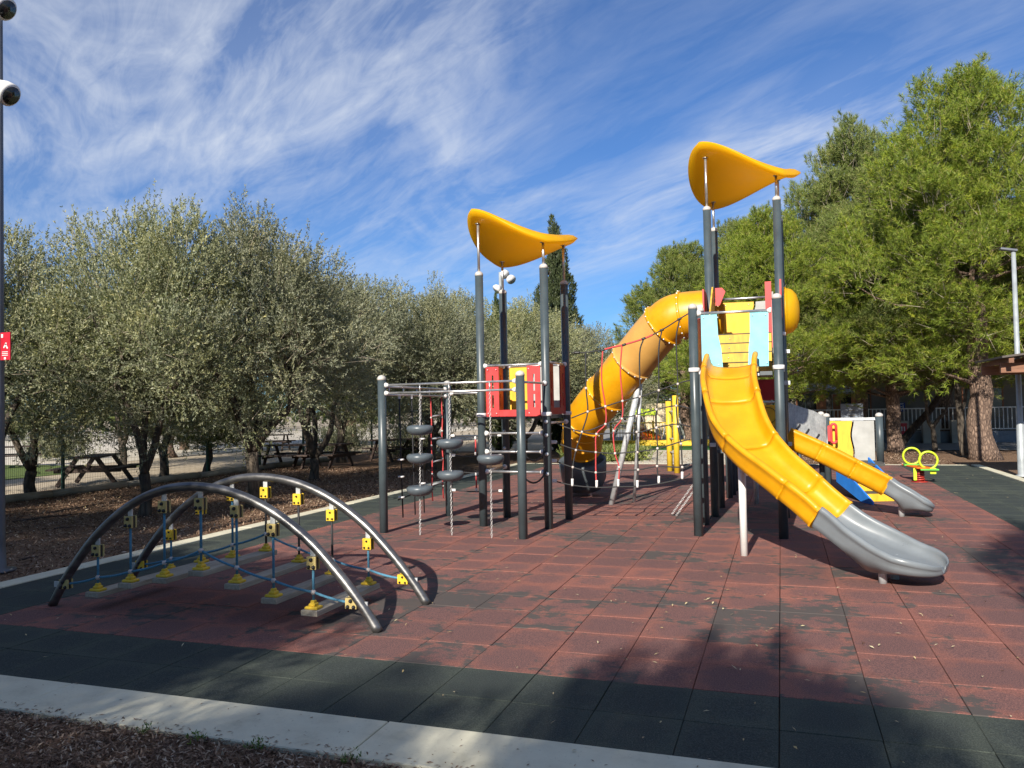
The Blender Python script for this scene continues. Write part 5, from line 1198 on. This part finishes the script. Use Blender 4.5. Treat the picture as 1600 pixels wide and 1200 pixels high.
simple_sign('blue_sign', 1408, 636, 42.0, 0.34, 0.42, 'sign_blue', 'small blue sign with white figures on the building wall', [(-0.2, 0.0, 0.1, 0.4), (0.02, 0.05, 0.16, 0.1), (0.24, 0.0, 0.1, 0.4), (0, 0.36, 0.6, 0.1), (0.0, -0.35, 0.2, 0.08)], False)
simple_sign('red_wall_sign', 1411, 670, 35.78, 0.30, 0.46, 'sign_red', 'small dark red sign with two pale figures on a stone pillar', [(-0.16, 0, 0.14, 0.4), (0.16, 0, 0.14, 0.4)], False)
bd = thing('low_building', 'long low shaded building with dark openings behind the white railing', 'building', (8, 44, 0))
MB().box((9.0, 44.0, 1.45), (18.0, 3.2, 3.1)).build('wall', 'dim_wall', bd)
MB().box((9.0, 43.6, 3.12), (18.8, 5.0, 0.18)).build('roof', 'roof_dark', bd)
for k, (x, w_, z0, z1) in enumerate(((1.4, 1.2, 0.1, 2.1), (3.4, 1.5, 0.9, 2.2), (9.0, 1.6, 0.9, 2.2), (11.8, 1.1, 0.1, 2.2), (14.5, 1.8, 0.9, 2.2))):
    o = MB().box((x, 42.385, (z0+z1)/2), (w_, 0.05, z1-z0)).build('window' if z0 > 0.5 else 'door', 'window_dark', bd)
    f = MB(); f.box((x-w_/2-0.03, 42.37, (z0+z1)/2), (0.06, 0.07, z1-z0)); f.box((x+w_/2+0.03, 42.37, (z0+z1)/2), (0.06, 0.07, z1-z0)); f.box((x, 42.37, z1+0.03), (w_+0.12, 0.07, 0.06)); f.build('frame', 'brown_paint', o)
for k, (px, yd, mt) in enumerate(((1338, 40.0, 'orange_paint'), (1306, 41.0, 'brown_paint'), (1283, 41.0, 'orange_paint'))):
    p = at(px, 625, yd); MB().box((p.x, yd, 1.25), (0.42, 0.40, 2.64)).build('column', mt, bd)
def parasol(x, y, h, r_, label, mat):
    o = thing('parasol', label, 'parasol', (x, y, 0)); MB().tube([(x, y, -0.05), (x, y, h)], 0.025, 8).build('pole', 'lamp_grey', o)
    MB().lathe([(r_, h-0.55), (r_*0.98, h-0.50), (r_*0.5, h-0.22), (0.03, h)], (x, y, 0), 8, smooth=False).build('shade_cloth', mat, o); o['group'] = 'parasols beside the building'
p = at(1258, 620, 37.8); parasol(p.x, 37.8, 2.75, 1.5, 'grey parasol behind the climbing panel', 'fabric_shade')
p = at(1300, 620, 38.6); parasol(p.x, 38.6, 2.6, 1.3, 'darker grey parasol left of the notice board', 'sign_grey')
# saplings and leaning trunk on the right
def bare(name, pts, r0, r1, label, mat='dark_bark', extra=()):
    o = thing(name, label, 'tree', pts[0]); MB().tube(V3(smoothpts(pts, 4)), [r0+(r1-r0)*i/(4*(len(pts)-1)) for i in range(4*(len(pts)-1)+1)], 10).build('trunk', mat, o)
    for e in extra: MB().tube(V3(smoothpts(e, 3)), [r1*1.1-(r1*0.7)*i/(3*(len(e)-1)) for i in range(3*(len(e)-1)+1)], 8).build('branch', mat, o)
g_ = ground(1404, 699)
bare('leaning_trunk', [tuple(g_), tuple(at(1428, 668, g_.y)), tuple(at(1452, 642, g_.y-0.5)), tuple(at(1480, 600, g_.y-1)), tuple(at(1505, 560, g_.y-1.4))], 0.15, 0.08, 'black tree trunk leaning right in the shade behind the spring rider')
g_ = ground(1461, 703)
bare('young_tree', [tuple(g_), tuple(at(1459, 680, g_.y)), tuple(at(1457, 668, g_.y))], 0.09, 0.07, 'short forked young tree left of the big pine trunk', 'olive_bark', [[tuple(at(1457, 668, g_.y)), tuple(at(1450, 655, g_.y)), tuple(at(1447, 625, g_.y)), tuple(at(1444, 590, g_.y))], [tuple(at(1457, 668, g_.y)), tuple(at(1466, 655, g_.y)), tuple(at(1478, 640, g_.y)), tuple(at(1490, 600, g_.y))]])
g_ = ground(1508, 711)
bare('slim_tree', [tuple(g_), tuple(at(1503, 680, g_.y)), tuple(at(1500, 650, g_.y)), tuple(at(1496, 620, g_.y)), tuple(at(1494, 560, g_.y))], 0.13, 0.06, 'slim pale tree trunk just left of the big pine trunk', 'olive_bark', [[tuple(at(1500, 650, g_.y)), tuple(at(1508, 625, g_.y)), tuple(at(1512, 580, g_.y))]])

# ------------------------------------------------------------------ the far play area
ff = thing('yellow_fence', 'low yellow barred fence round the far swings', 'fence', (-6, 35, 0))
yf_ = 36.0; xa, xb = at(955, 690, yf_).x, at(1060, 690, yf_).x
for z in (0.10, 0.92): MB().box(((xa+xb)/2, yf_, z), (xb-xa, 0.05, 0.06)).build('rail', 'clamp_yellow', ff)
n = 22; first_ = None
for k in range(n+1):
    x = xa+(xb-xa)*k/n; wdt = 0.09 if k % 7 == 0 else 0.025
    o = MB().box((x, yf_, 0.50), (wdt, wdt, 0.84 if wdt < 0.05 else 1.02)).build('bar' if wdt < 0.05 else 'fence_post', 'clamp_yellow', ff)
st_ = MB().box(((xa+xb)/2+0.6, 34.3, 0.09), (xb-xa+2.0, 0.5, 0.24), bev=0.02).build('yellow_edge_block', 'clamp_yellow'); tag(st_, 'long yellow edge block beside the green turf', 'edge block')
yp = thing('yellow_ladder_posts', 'pair of bright yellow posts with small grips standing behind the net', 'climbing posts', ground(1050, 737))
for (bx, by, ty_) in ((1047, 736, 627), (1058, 739, 618)):
    g_ = ground(bx, by); t_ = at(bx-5, ty_, g_.y); MB().tube([(g_.x, g_.y, -0.02), (g_.x, g_.y, t_.z)], 0.075, 12).build('post', 'clamp_yellow', yp)
for z in (0.5, 0.85, 1.2, 1.55):
    g_ = ground(1047, 736); g2 = ground(1058, 739); MB().tube([(g_.x, g_.y, z), (g2.x, g2.y, z)], 0.025, 8).build('rung', 'galvanised', yp)
sw = thing('basket_swing', 'orange basket seat hung under a white arched swing frame', 'swing', (-6, 38, 0))
ysw = 38.5
def wp(px, py, Yd=ysw): return tuple(at(px, py, Yd))
for dy in (0, 1.2): MB().tube(V3(smoothpts([wp(985, 612), wp(1003, 608), wp(1025, 613), wp(1040, 620), wp(1052, 628)], 5)) if not dy else V3(smoothpts([tuple(Vector(wp(985, 612))+Vector((0.3, 1.2, 0))), tuple(Vector(wp(1020, 612))+Vector((0.3, 1.2, 0))), tuple(Vector(wp(1056, 628))+Vector((0.3, 1.2, 0)))], 5)), 0.05, 8).build('top_tube', 'white_plastic', sw)
for a, b in (((985, 612), (958, 700)), ((985, 612), (1000, 700)), ((1052, 628), (1033, 700)), ((1052, 628), (1072, 700))): 
    q = Vector(wp(*b)); q.z = -0.03; MB().tube([wp(*a), q], 0.05, 8).build('leg', 'white_plastic', sw)
for k in range(4): MB().tube([wp(995+k*13, 612+k*3), wp(996+k*13, 640)], 0.02, 6).build('hanger', 'galvanised', sw)
sq_ = Vector(wp(1012, 683)); o = MB().lathe([(0.10, -0.16), (0.55, -0.10), (0.72, 0.0), (0.70, 0.12), (0.60, 0.10), (0.4, -0.02), (0.001, -0.06)], sq_, 18, (0.45, -0.3, 1)).build('basket_seat', 'orange_plastic', sw)
for a in ((985, 640), (1003, 640), (1022, 640)): MB().tube([wp(*a), sq_+Vector(((a[0]-1003)*0.012, 0, 0.1))], 0.02, 6).build('rope', 'knot_plastic', sw)
lc_ = thing('lime_shade_roof', 'small lime green roof of the far play frame', 'play roof', wp(1006, 645, 37.6))
c = Vector(wp(1008, 644, 37.6)); MB().box(c, (1.1, 0.7, 0.34), bev=0.05).build('roof_panel', 'lime_plastic', lc_)
for sx in (-0.5, 0.5): MB().tube([(c.x+sx, c.y, -0.03), (c.x+sx, c.y, c.z-0.15)], 0.045, 8).build('post', 'galvanised', lc_)
hf = thing('far_climbing_frame', 'thin grey climbing frame with brown column beside the yellow posts', 'climbing frame', wp(1072, 640, 39))
c = Vector(wp(1072, 640, 39)); MB().box((c.x, c.y, 1.15), (0.30, 0.30, 2.36)).build('column', 'brown_paint', hf)
for py_ in (618, 633, 648): MB().tube([wp(1045, py_, 39), wp(1100, py_, 39)], 0.03, 6).build('bar', 'galvanised', hf)
for px2 in (1050, 1062, 1090): q = Vector(wp(px2, 700, 39)); q.z = -0.03; MB().tube([wp(px2, 616, 39), q], 0.03, 6).build('upright', 'galvanised', hf)
p0 = at(1010, 690, 46); p1 = at(1130, 690, 46)
wl = MB().box(((p0.x+p1.x)/2, 46, 0.85), (p1.x-p0.x, 0.3, 1.9)).build('garden_wall', 'beige_wall'); tag(wl, 'sunlit beige wall behind the far play area', 'wall')
# far floodlight pole behind the small tower
g_ = ground(787, 702); fp = thing('floodlight_mast', 'thin mast with pale floodlights showing behind the small tower', 'lamp pole', (g_.x, g_.y, 0))
yy = g_.y; t_ = at(787, 425, yy); MB().tube([(g_.x, yy, -0.05), (g_.x, yy, t_.z)], 0.07, 8).build('pole', 'lamp_grey', fp)
for px2, py2 in ((777, 451), (798, 436), (788, 428)): c = at(px2, py2, yy-0.2); MB().lathe([(0.08, -0.16), (0.19, -0.02), (0.20, 0.08)], c, 14, (0.5 if px2 > 780 else -0.5, -0.5, -0.5)).build('floodlight', 'white_plastic', fp)
